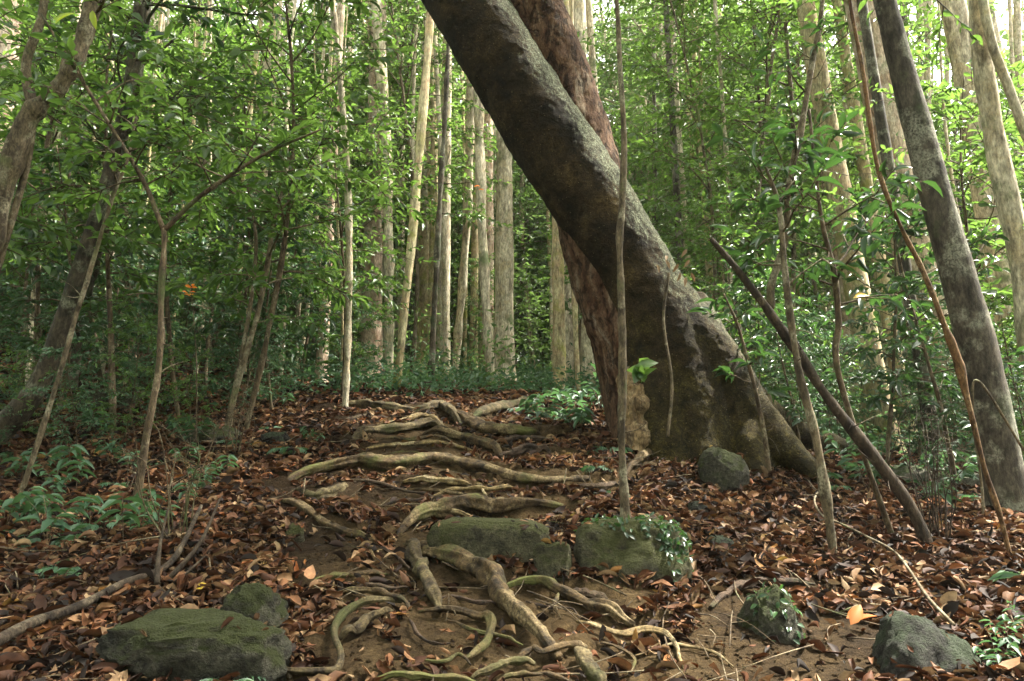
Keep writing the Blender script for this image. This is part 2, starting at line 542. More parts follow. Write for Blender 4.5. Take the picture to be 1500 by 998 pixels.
M['bark_pale'] = bark("bark_pale", (.52, .47, .35), (.25, .21, .14), (.46, .38, .24), .45, .3, (.16, .19, .09), .35)
M['bark_yellow'] = bark("bark_yellow", (.46, .41, .25), (.25, .20, .11), (.44, .32, .19), .55, .3, (.30, .30, .08), .5)
M['bark_pink'] = bark("bark_pink", (.47, .36, .27), (.28, .17, .11), (.58, .50, .40), .5, .3, (.22, .25, .13), .35)
M['bark_grey'] = bark("bark_grey", (.075, .064, .048), (.024, .020, .015), (.22, .22, .17), .45, .4, (.06, .075, .035), .35)
M['bark_dark'] = bark("bark_dark", (.070, .056, .038), (.022, .018, .012), (.19, .19, .14), .42, .5, (.05, .07, .03), .45, .7)
M['stem_brown'] = bark("stem_brown", (.10, .072, .042), (.036, .025, .015), (.20, .17, .11), .35, .4, (.07, .09, .03), .3, .4, 12, 80)
M['stem_pale'] = bark("stem_pale", (.125, .098, .060), (.045, .034, .02), (.24, .22, .15), .4, .4, (.12, .15, .05), .3, .4, 12, 80)
M['liana'] = bark("liana", (.15, .083, .036), (.055, .028, .012), (.25, .17, .09), .4, .4, None, 0, .5, 14, 90)
M['rotten'] = bark("rotten_wood", (.24, .165, .085), (.06, .036, .018), (.34, .26, .16), .45, .35, (.09, .08, .03), .25, 1.0, 9, 60)
M['dead'] = bark("dead", (.050, .036, .024), (.016, .011, .008), (.12, .095, .065), .35, .3, None, 0, .8, 14, 70)
M['root_root'] = bark("root_brown", (.070, .046, .021), (.018, .012, .006), (.20, .15, .08), .4, 1, (.10, .105, .03), .55, .7, 9, 60)
M['root_moss'] = bark("root_mossy", (.062, .046, .021), (.018, .012, .006), (.14, .11, .055), .4, 1, (.044, .048, .012), .55, .7, 9, 60)
M['root_pale'] = bark("root_pale", (.165, .118, .052), (.055, .036, .016), (.27, .22, .13), .4, 1, None, 0, .5, 12, 70)
M['root_dark'] = bark("root_dark", (.055, .035, .022), (.018, .012, .008), (.10, .07, .045), .3, 1, (.07, .07, .03), .3, .9, 9, 60)


def trunk_mat():
    m, nt, b, out = new_mat("mossy_smooth_bark")
    v = coords(nt, rand=False)
    n1 = noise(nt, v, 2.2, 8, .65, .3)
    n2 = noise(nt, v, 1.3, 6, .6)
    n3 = noise(nt, v, 22, 9, .8)
    n4 = noise(nt, v, 60, 6, .8)
    n6 = noise(nt, v, 9, 8, .75, .5)
    c = ramp(nt, [(.34, (.008, .0055, .0022)), (.46, (.022, .0145, .0055)), (.57, (.044, .029, .011)), (.72, (.095, .064, .024))], n1).outputs[0]
    # grey green lichen crust on the up and right side, also painting the lit side lighter
    g = nt.nodes.new("ShaderNodeNewGeometry")
    dt = nt.nodes.new("ShaderNodeVectorMath"); dt.operation = 'DOT_PRODUCT'
    nt.links.new(g.outputs['True Normal'], dt.inputs[0]); dt.inputs[1].default_value = (.82, -.12, .56)
    side = ramp(nt, [(.25, grey(0)), (.95, grey(1))], dt.outputs['Value']).outputs[0]
    li = math_n(nt, 'ADD', math_n(nt, 'MULTIPLY', side, .42), math_n(nt, 'MULTIPLY', n2, .75))
    lm = ramp(nt, [(.52, grey(0)), (.68, grey(1))], li).outputs[0]
    lm = math_n(nt, 'MULTIPLY', lm, ramp(nt, [(.36, grey(.1)), (.58, grey(1))], n3).outputs[0])
    sh = nt.nodes.new("ShaderNodeSeparateXYZ"); tch = nt.nodes.new("ShaderNodeTexCoord"); nt.links.new(tch.outputs['Object'], sh.inputs[0])
    lm = math_n(nt, 'MULTIPLY', lm, ramp(nt, [(.20, grey(.12)), (.60, grey(1))], math_n(nt, 'MULTIPLY', sh.outputs[2], .30)).outputs[0])
    c = mix(nt, lm, c, ramp(nt, [(.35, (.06, .066, .036)), (.52, (.16, .18, .11)), (.68, (.36, .39, .28))], n4).outputs[0])
    # olive moss low on the trunk
    s = nt.nodes.new("ShaderNodeSeparateXYZ"); tc = nt.nodes.new("ShaderNodeTexCoord"); nt.links.new(tc.outputs['Object'], s.inputs[0])
    low = ramp(nt, [(.0, grey(1)), (1, grey(.0))], math_n(nt, 'MULTIPLY', s.outputs[2], .30)).outputs[0]
    n5 = noise(nt, v, 3.0, 7, .7)
    mo = math_n(nt, 'ADD', math_n(nt, 'MULTIPLY', low, .30), math_n(nt, 'MULTIPLY', n5, .72))
    mm = ramp(nt, [(.52, grey(0)), (.68, grey(1))], mo).outputs[0]
    c = mix(nt, math_n(nt, 'MULTIPLY', mm, .8), c, ramp(nt, [(.34, (.016, .013, .003)), (.52, (.052, .042, .008)), (.68, (.13, .095, .016))], n3).outputs[0])
    c = mix(nt, .9, c, ramp(nt, [(.36, grey(.22)), (.62, grey(1.55))], n4).outputs[0], 'MULTIPLY')
    c = mix(nt, .85, c, ramp(nt, [(.36, grey(.3)), (.62, grey(1.45))], n6).outputs[0], 'MULTIPLY')
    # scattered pale specks
    vo = N(nt, "ShaderNodeTexVoronoi", Scale=20); nt.links.new(v, vo.inputs['Vector'])
    sp = ramp(nt, [(.05, grey(1)), (.11, grey(0))], vo.outputs['Distance']).outputs[0]
    c = mix(nt, math_n(nt, 'MULTIPLY', sp, .7), c, (.34, .28, .14))
    nt.links.new(c, b.inputs['Base Color'])
    b.inputs['Roughness'].default_value = .85; b.inputs['Specular IOR Level'].default_value = .2
    bump(nt, b, math_n(nt, 'ADD', math_n(nt, 'ADD', n3, n4), math_n(nt, 'MULTIPLY', n6, 1.0)), 1.0, .035)
    return m


def flaky_mat():
    m, nt, b, out = new_mat("flaky_red_bark")
    v = coords(nt, (1, 1, .22), rand=False); v1 = coords(nt, (1, 1, .55), rand=False)
    nr = N(nt, "ShaderNodeTexNoise", Scale=7.5, Detail=7, Roughness=.62, Distortion=.9); nr.noise_type = 'RIDGED_MULTIFRACTAL'
    nt.links.new(v, nr.inputs['Vector'])
    n1 = noise(nt, v, 6, 8, .7, .8); n2 = noise(nt, v1, 11, 6, .7, .6); n3 = noise(nt, v1, 48, 6, .75)
    c = ramp(nt, [(.34, (.045, .021, .011)), (.46, (.105, .053, .029)), (.57, (.20, .122, .074)), (.70, (.38, .31, .23))], n1).outputs[0]
    fl = ramp(nt, [(.42, grey(.35)), (.50, grey(1))], n2).outputs[0]
    c = mix(nt, 1.0, c, fl, 'MULTIPLY')
    c = mix(nt, .8, c, ramp(nt, [(.32, grey(.35)), (.68, grey(1.4))], n3).outputs[0], 'MULTIPLY')
    nt.links.new(c, b.inputs['Base Color'])
    b.inputs['Roughness'].default_value = .9; b.inputs['Specular IOR Level'].default_value = .2
    h = math_n(nt, 'ADD', math_n(nt, 'MULTIPLY', fl, 1.5), math_n(nt, 'ADD', n3, math_n(nt, 'MULTIPLY', nr.outputs['Fac'], .6)))
    bump(nt, b, h, 1.0, .05)
    return m


M['trunk'] = trunk_mat()
M['flaky'] = flaky_mat()


def rock_mat(name, stone, dark, moss, moss_amt, pale=(.3, .3, .25)):
    m, nt, b, out = new_mat(name)
    v = coords(nt)
    n1 = noise(nt, v, 9, 8, .75, .4); n2 = noise(nt, v, 4.5, 8, .72); n3 = noise(nt, v, 40, 8, .8); n4 = noise(nt, v, 110, 3, .7)
    c = ramp(nt, [(.38, dark), (.52, stone), (.68, tuple(x * 1.6 for x in stone))], n1).outputs[0]
    c = mix(nt, .9, c, ramp(nt, [(.34, grey(.2)), (.66, grey(1.6))], n3).outputs[0], 'MULTIPLY')
    vo = noise(nt, v, 9, 5, .6)
    c = mix(nt, math_n(nt, 'MULTIPLY', ramp(nt, [(.62, grey(0)), (.70, grey(1))], vo).outputs[0], .5), c, pale)
    up = upness(nt, .0, .9)
    mo = math_n(nt, 'ADD', math_n(nt, 'MULTIPLY', up, .25), n2)
    mm = ramp(nt, [(.72 - .35 * moss_amt, grey(0)), (.86 - .35 * moss_amt, grey(1))], mo).outputs[0]
    mc = ramp(nt, [(.3, tuple(x * .4 for x in moss)), (.55, moss), (.8, tuple(x * 1.7 for x in moss))], math_n(nt, 'ADD', math_n(nt, 'MULTIPLY', n3, .6), math_n(nt, 'MULTIPLY', n4, .4))).outputs[0]
    c = mix(nt, mm, c, mc)
    nt.links.new(c, b.inputs['Base Color'])
    b.inputs['Roughness'].default_value = .9; b.inputs['Specular IOR Level'].default_value = .25
    bump(nt, b, math_n(nt, 'ADD', math_n(nt, 'ADD', math_n(nt, 'MULTIPLY', n3, 1.4), n1), n4), 1.0, .035)
    return m


M['rock_slab'] = rock_mat("slab_stone", (.105, .098, .058), (.036, .034, .020), (.062, .068, .020), .55, (.10, .105, .06))
M['rock_moss'] = rock_mat("mossy_stone", (.085, .082, .060), (.022, .022, .017), (.036, .045, .010), .55, (.16, .17, .12))
M['rock_dark'] = rock_mat("dark_stone", (.045, .044, .038), (.014, .014, .013), (.04, .055, .03), .35, (.2, .2, .17))
M['rock_pale'] = rock_mat("pale_stone", (.27, .27, .22), (.12, .12, .10), (.09, .12, .05), .4, (.42, .42, .36))


def soil_mat():
    m, nt, b, out = new_mat("forest_soil")
    tc = nt.nodes.new("ShaderNodeTexCoord"); v = tc.outputs['Object']
    n1 = noise(nt, v, 1.6, 7, .6); n2 = noise(nt, v, 14, 8, .75); n3 = noise(nt, v, 55, 8, .85)
    c = ramp(nt, [(.3, (.014, .009, .005)), (.5, (.040, .025, .013)), (.7, (.075, .048, .024))], n2).outputs[0]
    # sandy worn tread of the trail
    s = nt.nodes.new("ShaderNodeSeparateXYZ"); nt.links.new(v, s.inputs[0])
    tr = ramp(nt, [(.0, grey(1)), (1, grey(0))], math_n(nt, 'MULTIPLY', math_n(nt, 'ABSOLUTE', math_n(nt, 'SUBTRACT', s.outputs[0], .15)), .42)).outputs[0]
    tf = math_n(nt, 'ADD', math_n(nt, 'MULTIPLY', tr, .4), math_n(nt, 'MULTIPLY', n1, .6))
    tm = ramp(nt, [(.42, grey(0)), (.60, grey(1))], tf).outputs[0]
    sandy = ramp(nt, [(.3, (.050, .032, .015)), (.55, (.125, .084, .040)), (.75, (.20, .142, .072))], n2).outputs[0]
    c = mix(nt, tm, c, sandy)
    c = mix(nt, .7, c, ramp(nt, [(.36, grey(.18)), (.64, grey(1.5))], n3).outputs[0], 'MULTIPLY')
    nt.links.new(c, b.inputs['Base Color'])
    b.inputs['Roughness'].default_value = .95; b.inputs['Specular IOR Level'].default_value = .1
    bump(nt, b, math_n(nt, 'ADD', math_n(nt, 'MULTIPLY', n3, 1.5), math_n(nt, 'MULTIPLY', n2, 2.0)), 1.0, .06)
    return m


M['soil'] = soil_mat()


def litter_mat():
    m, nt, b, out = new_mat("dead_leaves")
    g = nt.nodes.new("ShaderNodeNewGeometry")
    r = ramp(nt, [(0, (.010, .007, .005)), (.22, (.024, .012, .008)), (.36, (.066, .026, .012)), (.52, (.120, .047, .020)), (.66, (.165, .076, .032)),
                  (.78, (.215, .122, .060)), (.91, (.32, .225, .125)), (.985, (.24, .075, .020)), (1, (.32, .22, .06))], g.outputs['Random Per Island'])
    tc = nt.nodes.new("ShaderNodeTexCoord")
    n = noise(nt, tc.outputs['Object'], 34, 4, .7)
    wet = noise(nt, tc.outputs['Object'], 1.4, 5, .6)
    c = mix(nt, .75, r.outputs[0], ramp(nt, [(.32, grey(.4)), (.68, grey(1.35))], n).outputs[0], 'MULTIPLY')
    c = mix(nt, .8, c, ramp(nt, [(.38, (.26, .22, .20)), (.60, grey(.98))], wet).outputs[0], 'MULTIPLY')
    nt.links.new(c, b.inputs['Base Color'])
    b.inputs['Roughness'].default_value = .7; b.inputs['Specular IOR Level'].default_value = .22
    t = nt.nodes.new("ShaderNodeBsdfTranslucent"); nt.links.new(c, t.inputs[0])
    ms = nt.nodes.new("ShaderNodeMixShader"); ms.inputs[0].default_value = .12
    nt.links.new(b.outputs[0], ms.inputs[1]); nt.links.new(t.outputs[0], ms.inputs[2]); nt.links.new(ms.outputs[0], out.inputs[0])
    return m


M['litter'] = litter_mat()


# ------------------------------------------------------------------ bookkeeping
def tag(o, label=None, cat=None, group=None, kind=None):
    if label: o['label'] = label
    if cat: o['category'] = cat
    if group: o['group'] = group
    if kind: o['kind'] = kind
    return o


def thing(name, loc, label, cat, group=None):
    o = bpy.data.objects.new(name, None)
    o.empty_display_size = .1
    COL.objects.link(o)
    o.location = [float(a) for a in loc]
    return tag(o, label, cat, group)


def copy_tree(o, loc, rz, sc, label=None, tilt=(0, 0)):
    r = o.copy(); COL.objects.link(r)
    r.location = [float(a) for a in loc]; r.rotation_euler = (tilt[0], tilt[1], rz); r.scale = (sc, sc, sc) if np.ndim(sc) == 0 else sc
    if label: r['label'] = label
    for ch in o.children:
        c = ch.copy(); COL.objects.link(c); c.parent = r
    return r


# ------------------------------------------------------------------ ground
def axis_grid(lo, hi, n, c, k):
    t = np.linspace(np.arcsinh((lo - c) / k), np.arcsinh((hi - c) / k), n)
    return c + k * np.sinh(t)


gx = axis_grid(-160, 160, 420, 0.0, 3.2)
gy = axis_grid(-20, 200, 460, 4.2, 3.0)
XX, YY = np.meshgrid(gx, gy)
ZZ = gz(XX.ravel(), YY.ravel())
nx_, ny_ = len(gx), len(gy)
ii = np.arange(ny_ - 1)[:, None] * nx_ + np.arange(nx_ - 1)[None]
gf = np.stack([ii, ii + 1, ii + nx_ + 1, ii + nx_], -1).reshape(-1, 4)
ground = mesh_obj("ground", np.stack([XX.ravel(), YY.ravel(), ZZ], -1), [gf], M['soil'])
tag(ground, "brown forest soil rising up the slope", "ground", kind='structure')

# ------------------------------------------------------------------ roots
for i, (lab, pts, r, mk) in enumerate(ROOT_W):
    p = pts.copy()
    p[:, 2] += r * .42
    ends = np.linspace(0, 1, len(p))
    n = max(40, len(p) * 14)
    c = spline(p, n); rr = spline(np.stack([r] * 3, -1), n)[:, 0]
    t = np.linspace(0, 1, n)
    wob = fbm(np.stack([t * 6, np.full(n, i * 3.3), np.zeros(n)], -1), 2, i)
    c[:, 2] += wob * rr * .5
    c[:, 0] += fbm(np.stack([t * 7, np.full(n, i * 1.3), np.ones(n)], -1), 2, i + 5) * rr * .35
    taper = 1 - .35 * np.abs(t - .45) * 1.3
    rr = rr * taper * (1 + .30 * fbm(np.stack([t * 8, np.full(n, i * 7.7), np.ones(n) * 4], -1), 2, i + 9))
    e = np.minimum(t, 1 - t)
    rr = rr * (1 - .45 * np.clip(1 - e / .2, 0, 1))
    c[:, 2] -= np.clip(1 - e / .14, 0, 1) ** 1.5 * rr * 2.6
    g = Geo()
    tube(g, c, rr, sides=26, rough=.20, nscale=15, seed=i, raw=True, ridges=.30)
    o0 = c[len(c) // 2].copy()
    ob = g.obj("root", M['root_' + mk], origin=o0)
    ob.location = o0
    tag(ob, lab, "tree root", "tree roots exposed across the trail")

# ------------------------------------------------------------------ rocks
def ico(sub):
    import bmesh
    bm = bmesh.new(); bmesh.ops.create_icosphere(bm, subdivisions=sub, radius=1)
    V = np.array([v.co[:] for v in bm.verts]); Fc = np.array([[v.index for v in f.verts] for f in bm.faces]); bm.free()
    return V, Fc


ICO_V, ICO_F = ico(5)


ROCK_SPOTS = []
ROCK_OBS = []


def rock(box, label, mat, boxy=.5, vb=None, cuts=9, depth=.8, seed=0, rough=.10, yaw=0, skew=0.0, name="rock", sink=.35, tilt=0.0):
    u0, v0, u1, v1 = box
    b = G((u0 + u1) / 2, vb or v1)
    Y = b[1]
    rg = np.random.default_rng(seed * 7 + 1)
    w = (u1 - u0) / pxm(Y) / 2
    h = (v1 - v0) / pxm(Y)
    V = ICO_V.copy()
    e = 1 - .72 * boxy
    V = np.sign(V) * np.abs(V) ** e
    V /= np.max(np.abs(V))
    V[:, 0] += skew * V[:, 2]
    for q in range(cuts):
        pn = unit(rg.normal(0, 1, 3)); pd = rg.uniform(.68, .92) * np.max(V @ pn)
        ex = V @ pn - pd
        V = V - np.clip(ex, 0, None)[:, None] * pn * .88
    nrm = unit(V)
    V = V + nrm * (rough * fbm(nrm * 1.5 + seed * 5.1, 3, seed) + rough * .5 * fbm(nrm * 5 + seed, 4, seed + 4) + .025 * fbm(nrm * 17, 2, seed))[:, None]
    dpt = w * depth
    hz = h * (.5 + sink / 2)
    S = V * np.array([w, dpt, hz])
    if tilt:
        c_, s_ = math.cos(tilt), math.sin(tilt)
        x_, z_ = S[:, 0] * c_ - S[:, 2] * s_, S[:, 0] * s_ + S[:, 2] * c_
        S[:, 0], S[:, 2] = x_, z_
    if yaw:
        c_, s_ = math.cos(yaw), math.sin(yaw)
        x_, y_ = S[:, 0] * c_ - S[:, 1] * s_, S[:, 0] * s_ + S[:, 1] * c_
        S[:, 0], S[:, 1] = x_, y_
    S = S * (1 + .018 * fbm(S * 38, 2, seed + 9))[:, None]
    ob = mesh_obj(name, S, [ICO_F], mat)
    ROCK_OBS.append(ob)
    top = P((u0 + u1) / 2, v0, Y + dpt * .6)[2]
    ob.location = (b[0], b[1] + dpt * .9, top - hz * .97)
    ROCK_SPOTS.append((b[0], b[1] + dpt * .9, w, dpt))
    tag(ob, label, "rock")
    return ob


slab = rock((628, 763, 803, 842), "flat faced greenish slab stone set as a step in the trail", M['rock_slab'], .82, vb=818, yaw=-.20, cuts=4, depth=.42, seed=1, rough=.05, sink=.3)
rock((782, 796, 840, 852), "small square block stone between the slab and the fern covered boulder", M['rock_slab'], .7, depth=.8, seed=2, rough=.09, sink=.35)
fern_rock = rock((855, 764, 1018, 868), "dark boulder with creeping fern on its top beside the thin stem", M['rock_slab'], .62, vb=864, cuts=6, depth=.75, seed=3, rough=.10, skew=-.05, sink=.25)
rock((1031, 657, 1104, 722), "rounded mossy boulder at the foot of the leaning tree", M['rock_moss'], .25, depth=.9, seed=4, rough=.08, sink=.4)
small_rock = rock((1097, 862, 1181, 940), "small round rock overgrown with moss and leaves near the bare earth", M['rock_moss'], .2, depth=.9, seed=5, rough=.13, sink=.4)
rock((1300, 925, 1470, 1100), "large low dark wet looking rock half buried at the lower right", M['rock_dark'], .25, cuts=7, vb=1000, tilt=-.18, depth=.9, seed=6, rough=.10, skew=-.15, sink=.5)
rock((112, 906, 385, 1003), "long mossy rock lying half buried in leaves at lower left", M['rock_moss'], .6, cuts=12, depth=.5, seed=7, rough=.17, sink=.3, yaw=.12, tilt=.05)
rock((305, 858, 405, 930), "green knobbly rock behind the right end of the long mossy rock", M['rock_moss'], .3, depth=.8, seed=8, rough=.15, sink=.3)
rock((86, 572, 182, 602), "flat grey green boulder beside the dark leaning trunk", M['rock_moss'], .4, depth=.9, seed=9, rough=.12, sink=.3)
rock((252, 622, 338, 652), "mossy boulder half hidden behind sprigs in the left litter", M['rock_moss'], .35, depth=.9, seed=10, rough=.12, sink=.3)
rock((378, 632, 420, 656), "dark stump like rock among the litter left of the trail", M['rock_dark'], .3, depth=.9, seed=11, rough=.16, sink=.3)
rock((1298, 683, 1380, 712), "pale flat stone on the level ground behind the dead branch", M['rock_pale'], .5, depth=.8, seed=12, rough=.10, sink=.3)
rock((1385, 692, 1450, 714), "pale flat stone touching the big grey trunk", M['rock_pale'], .5, depth=.8, seed=13, rough=.10, sink=.3)
rock((1036, 782, 1080, 816), "small dark stone in the litter right of the fern covered boulder", M['rock_dark'], .35, depth=.8, seed=14, rough=.12, sink=.3)
rock((1010, 734, 1042, 760), "fist sized dark stone above the fern covered boulder", M['rock_dark'], .35, depth=.8, seed=15, rough=.12, sink=.3)
rock((412, 768, 442, 798), "fist sized greenish stone at the left edge of the trail", M['rock_slab'], .6, depth=.8, seed=16, rough=.10, sink=.3)

# ------------------------------------------------------------------ leaning tree
TY = 7.5


def remesh(geo, name, voxel, mat, parent, origin, disp=(.02, 5.0), smooth_it=6):
    tmp = geo.obj("tmp_" + name, None)
    md = tmp.modifiers.new("r", 'REMESH'); md.mode = 'VOXEL'; md.voxel_size = voxel
    sm = tmp.modifiers.new("s", 'SMOOTH'); sm.factor = .5; sm.iterations = smooth_it
    dg = bpy.context.evaluated_depsgraph_get()
    me = bpy.data.meshes.new_from_object(tmp.evaluated_get(dg))
    old = tmp.data
    bpy.data.objects.remove(tmp); bpy.data.meshes.remove(old)
    n = len(me.vertices)
    co = np.zeros(n * 3, np.float32); me.vertices.foreach_get("co", co); co = co.reshape(-1, 3).astype(float)
    no = np.zeros(n * 3, np.float32); me.vertices.foreach_get("normal", no); no = no.reshape(-1, 3)
    co += no * (disp[0] * fbm(co * disp[1], 4, 3))[:, None] + no * (.006 * fbm(co * 19, 3, 8))[:, None]
    co -= np.asarray(origin)
    me.vertices.foreach_set("co", co.astype(np.float32).ravel())
    me.polygons.foreach_set("use_smooth", np.ones(len(me.polygons), bool))
    me.materials.clear(); me.materials.append(mat)
    me.name = name
    me.update()
    o = bpy.data.objects.new(name, me); COL.objects.link(o); o.parent = parent
    return o


def uvY(lst, Y):
    return np.array([P(a[0], a[1], a[2] if len(a) > 2 else Y) for a in lst])


base = P(1010, 655, TY)
base[2] = ground_at(base[0], base[1])
lean = thing("leaning_tree", base, "huge mossy tree leaning left over the trail with flaky red bark behind", "tree")
k = 1 / pxm(TY)
g = Geo()
ax = uvY([(380, -420), (520, -230), (640, -60), (735, 92), (790, 180), (850, 270), (902, 350), (945, 430), (982, 510), (1010, 590), (1022, 680)], TY)
tube(g, ax, np.array([50, 54, 57, 59, 61, 60, 58, 58, 58, 60, 64]) * k, 60, 36, rough=.03, nscale=1.5, seed=1)
for lst, rr in [  # buttresses swelling into roots
    ([(895, 330, 7.55), (968, 440, 7.5), (1040, 530, 7.46), (1094, 606, 7.4), (1150, 660, 7.3), (1205, 702, 7.15)], [44, 46, 45, 38, 26, 13]),
    ([(900, 350, 7.55), (960, 430, 7.5), (1025, 510, 7.48), (1062, 580, 7.47), (1086, 640, 7.45), (1094, 710, 7.4)], [44, 46, 47, 46, 44, 42]),
    ([(1060, 570, 7.45), (1086, 620, 7.3), (1100, 660, 7.1), (1108, 710, 6.92)], [30, 26, 20, 14]),
    ([(920, 400, 7.55), (952, 500, 7.5), (970, 580, 7.42), (978, 650, 7.36), (980, 715, 7.3)], [42, 44, 46, 50, 58]),
    ([(945, 430, 7.55), (985, 520, 7.42), (1008, 600, 7.34), (1018, 650, 7.28), (1022, 715, 7.22)], [40, 41, 41, 40, 40]),
    ([(925, 430, 7.6), (946, 540, 7.55), (950, 640, 7.45), (944, 710, 7.35)], [34, 32, 30, 36]),
    ([(1000, 450, 7.75), (1070, 560, 8.3), (1140, 620, 8.8), (1230, 655, 9.3), (1300, 668, 9.6)], [40, 36, 28, 18, 10]),
    ([(990, 520, 7.8), (1000, 600, 8.2), (1000, 660, 8.6)], [50, 48, 40]),
    ([(1150, 655, 7.25), (1190, 690, 7.0), (1215, 715, 6.8)], [18, 12, 7]),
]:
    tube(g, uvY(lst, TY), np.array(rr) * k, 24, 20, rough=.05, nscale=2.5, seed=2)
remesh(g, "trunk", .020, M['trunk'], lean, base, (.013, 4.2), 9)
g = Geo()
axf = uvY([(600, -300), (690, -160), (745, -60), (778, 10), (826, 143), (855, 240), (868, 335), (892, 430), (918, 520), (935, 600), (942, 680)], 7.72)
tube(g, axf, np.array([44, 46, 48, 49, 51, 53, 54, 50, 47, 48, 54]) * k * 1.03, 60, 32, rough=.05, nscale=3, seed=4)
fo = remesh(g, "flaky_stem", .022, M['flaky'], lean, base, (.012, 6.5), 3)
g = Geo()
tube(g, uvY([(918, 520, 7.5), (930, 570, 7.38), (938, 620, 7.32), (940, 680, 7.25)], TY), np.array([10, 24, 27, 32]) * k, 24, 20, rough=.2, nscale=5, seed=5)
ro = remesh(g, "rotten_wood", .016, M['rotten'], lean, base, (.05, 7.0), 0)
ro['label'] = "crumbling tan rotten wood at the foot of the leaning tree"
fo['label'] = "reddish flaky barked stem fused behind the smooth trunk"

# ------------------------------------------------------------------ tree generators
def rand_unit(rng, n):
    return unit(rng.normal(0, 1, (n, 3)))


def make_crown(rng, trunk_c, trunk_r, t0, t1, nb, Lmax, leaf_len, leaf_asp, tpl, twigs=7, nleaf=9, elev=(.1, .7), limb_geo=None, leaf_geo=None,
               twig_len=.42, azim=None, keep=None, sides=5, shape='dome'):
    """branches from the trunk curve, twigs from branches, leaves along twigs"""
    n = len(trunk_c)
    P0s, Ds, Ls = [], [], []
    for b in range(nb):
        t = t0 + (t1 - t0) * (b + rng.uniform(0, 1)) / nb
        i = min(n - 1, int(t * (n - 1)))
        p = trunk_c[i]
        az = (b * 2.399 + rng.uniform(-.5, .5)) if azim is None else rng.uniform(*azim)
        el = rng.uniform(*elev) + .35 * (t - t0) / (t1 - t0 + 1e-6)
        f = (t - t0) / (t1 - t0 + 1e-6)
        sh = (1 - .55 * f) if shape == 'cone' else (math.sin(PI * (.18 + .70 * f)))
        L = Lmax * sh * rng.uniform(.65, 1.1)
        d = np.array([math.cos(az) * math.cos(el), math.sin(az) * math.cos(el), math.sin(el)])
        q = [p]
        dd = d.copy()
        for s in range(4):
            dd = unit(dd + rng.normal(0, .14, 3) + np.array([0, 0, -.05]))
            q.append(q[-1] + dd * L / 4)
        q = np.array(q)
        r0 = min(trunk_r[i] * .55, .012 * L + .004)
        if limb_geo is not None:
            tube(limb_geo, q, np.linspace(r0, max(r0 * .25, .002), 5), 9, sides, rough=0)
        c = spline(q, 12)
        for w in range(twigs):
            s = rng.uniform(.22, 1.0) if w else 1.0
            j = min(11, int(s * 11))
            ang = rng.choice([-1, 1]) * rng.uniform(.45, 1.15) if w else 0
            bd = unit(c[min(j + 1, 11)] - c[max(j - 1, 0)])
            dr = np.array([bd[0] * math.cos(ang) - bd[1] * math.sin(ang), bd[0] * math.sin(ang) + bd[1] * math.cos(ang), bd[2] * .5 + rng.uniform(-.55, .55)])
            P0s.append(c[j]); Ds.append(dr); Ls.append(L * twig_len * rng.uniform(.6, 1.2))
    P0s, Ds, Ls = np.array(P0s), unit(np.array(Ds)), np.array(Ls)
    if limb_geo is not None and len(P0s) < 900:
        for a, d, l in zip(P0s, Ds, Ls):
            tube(limb_geo, np.array([a, a + d * l * .5 + np.array([0, 0, -.03 * l]), a + d * l + np.array([0, 0, -.12 * l])]), np.array([.006, .004, .002]) * max(1, leaf_len / .12), 4, 3, rough=0)
    pos, axs, nr = twig_leaves(rng, P0s, Ds, Ls, nleaf)
    ll = leaf_len * rng.uniform(.45, 1.25, len(pos))
    asp = leaf_asp * rng.uniform(.8, 1.2, len(pos))
    if keep is not None:
        m = keep(pos)
        pos, axs, nr, ll, asp = pos[m], axs[m], nr[m], ll[m], asp[m]
    leaves(leaf_geo, pos, axs, nr, ll, asp, tpl)


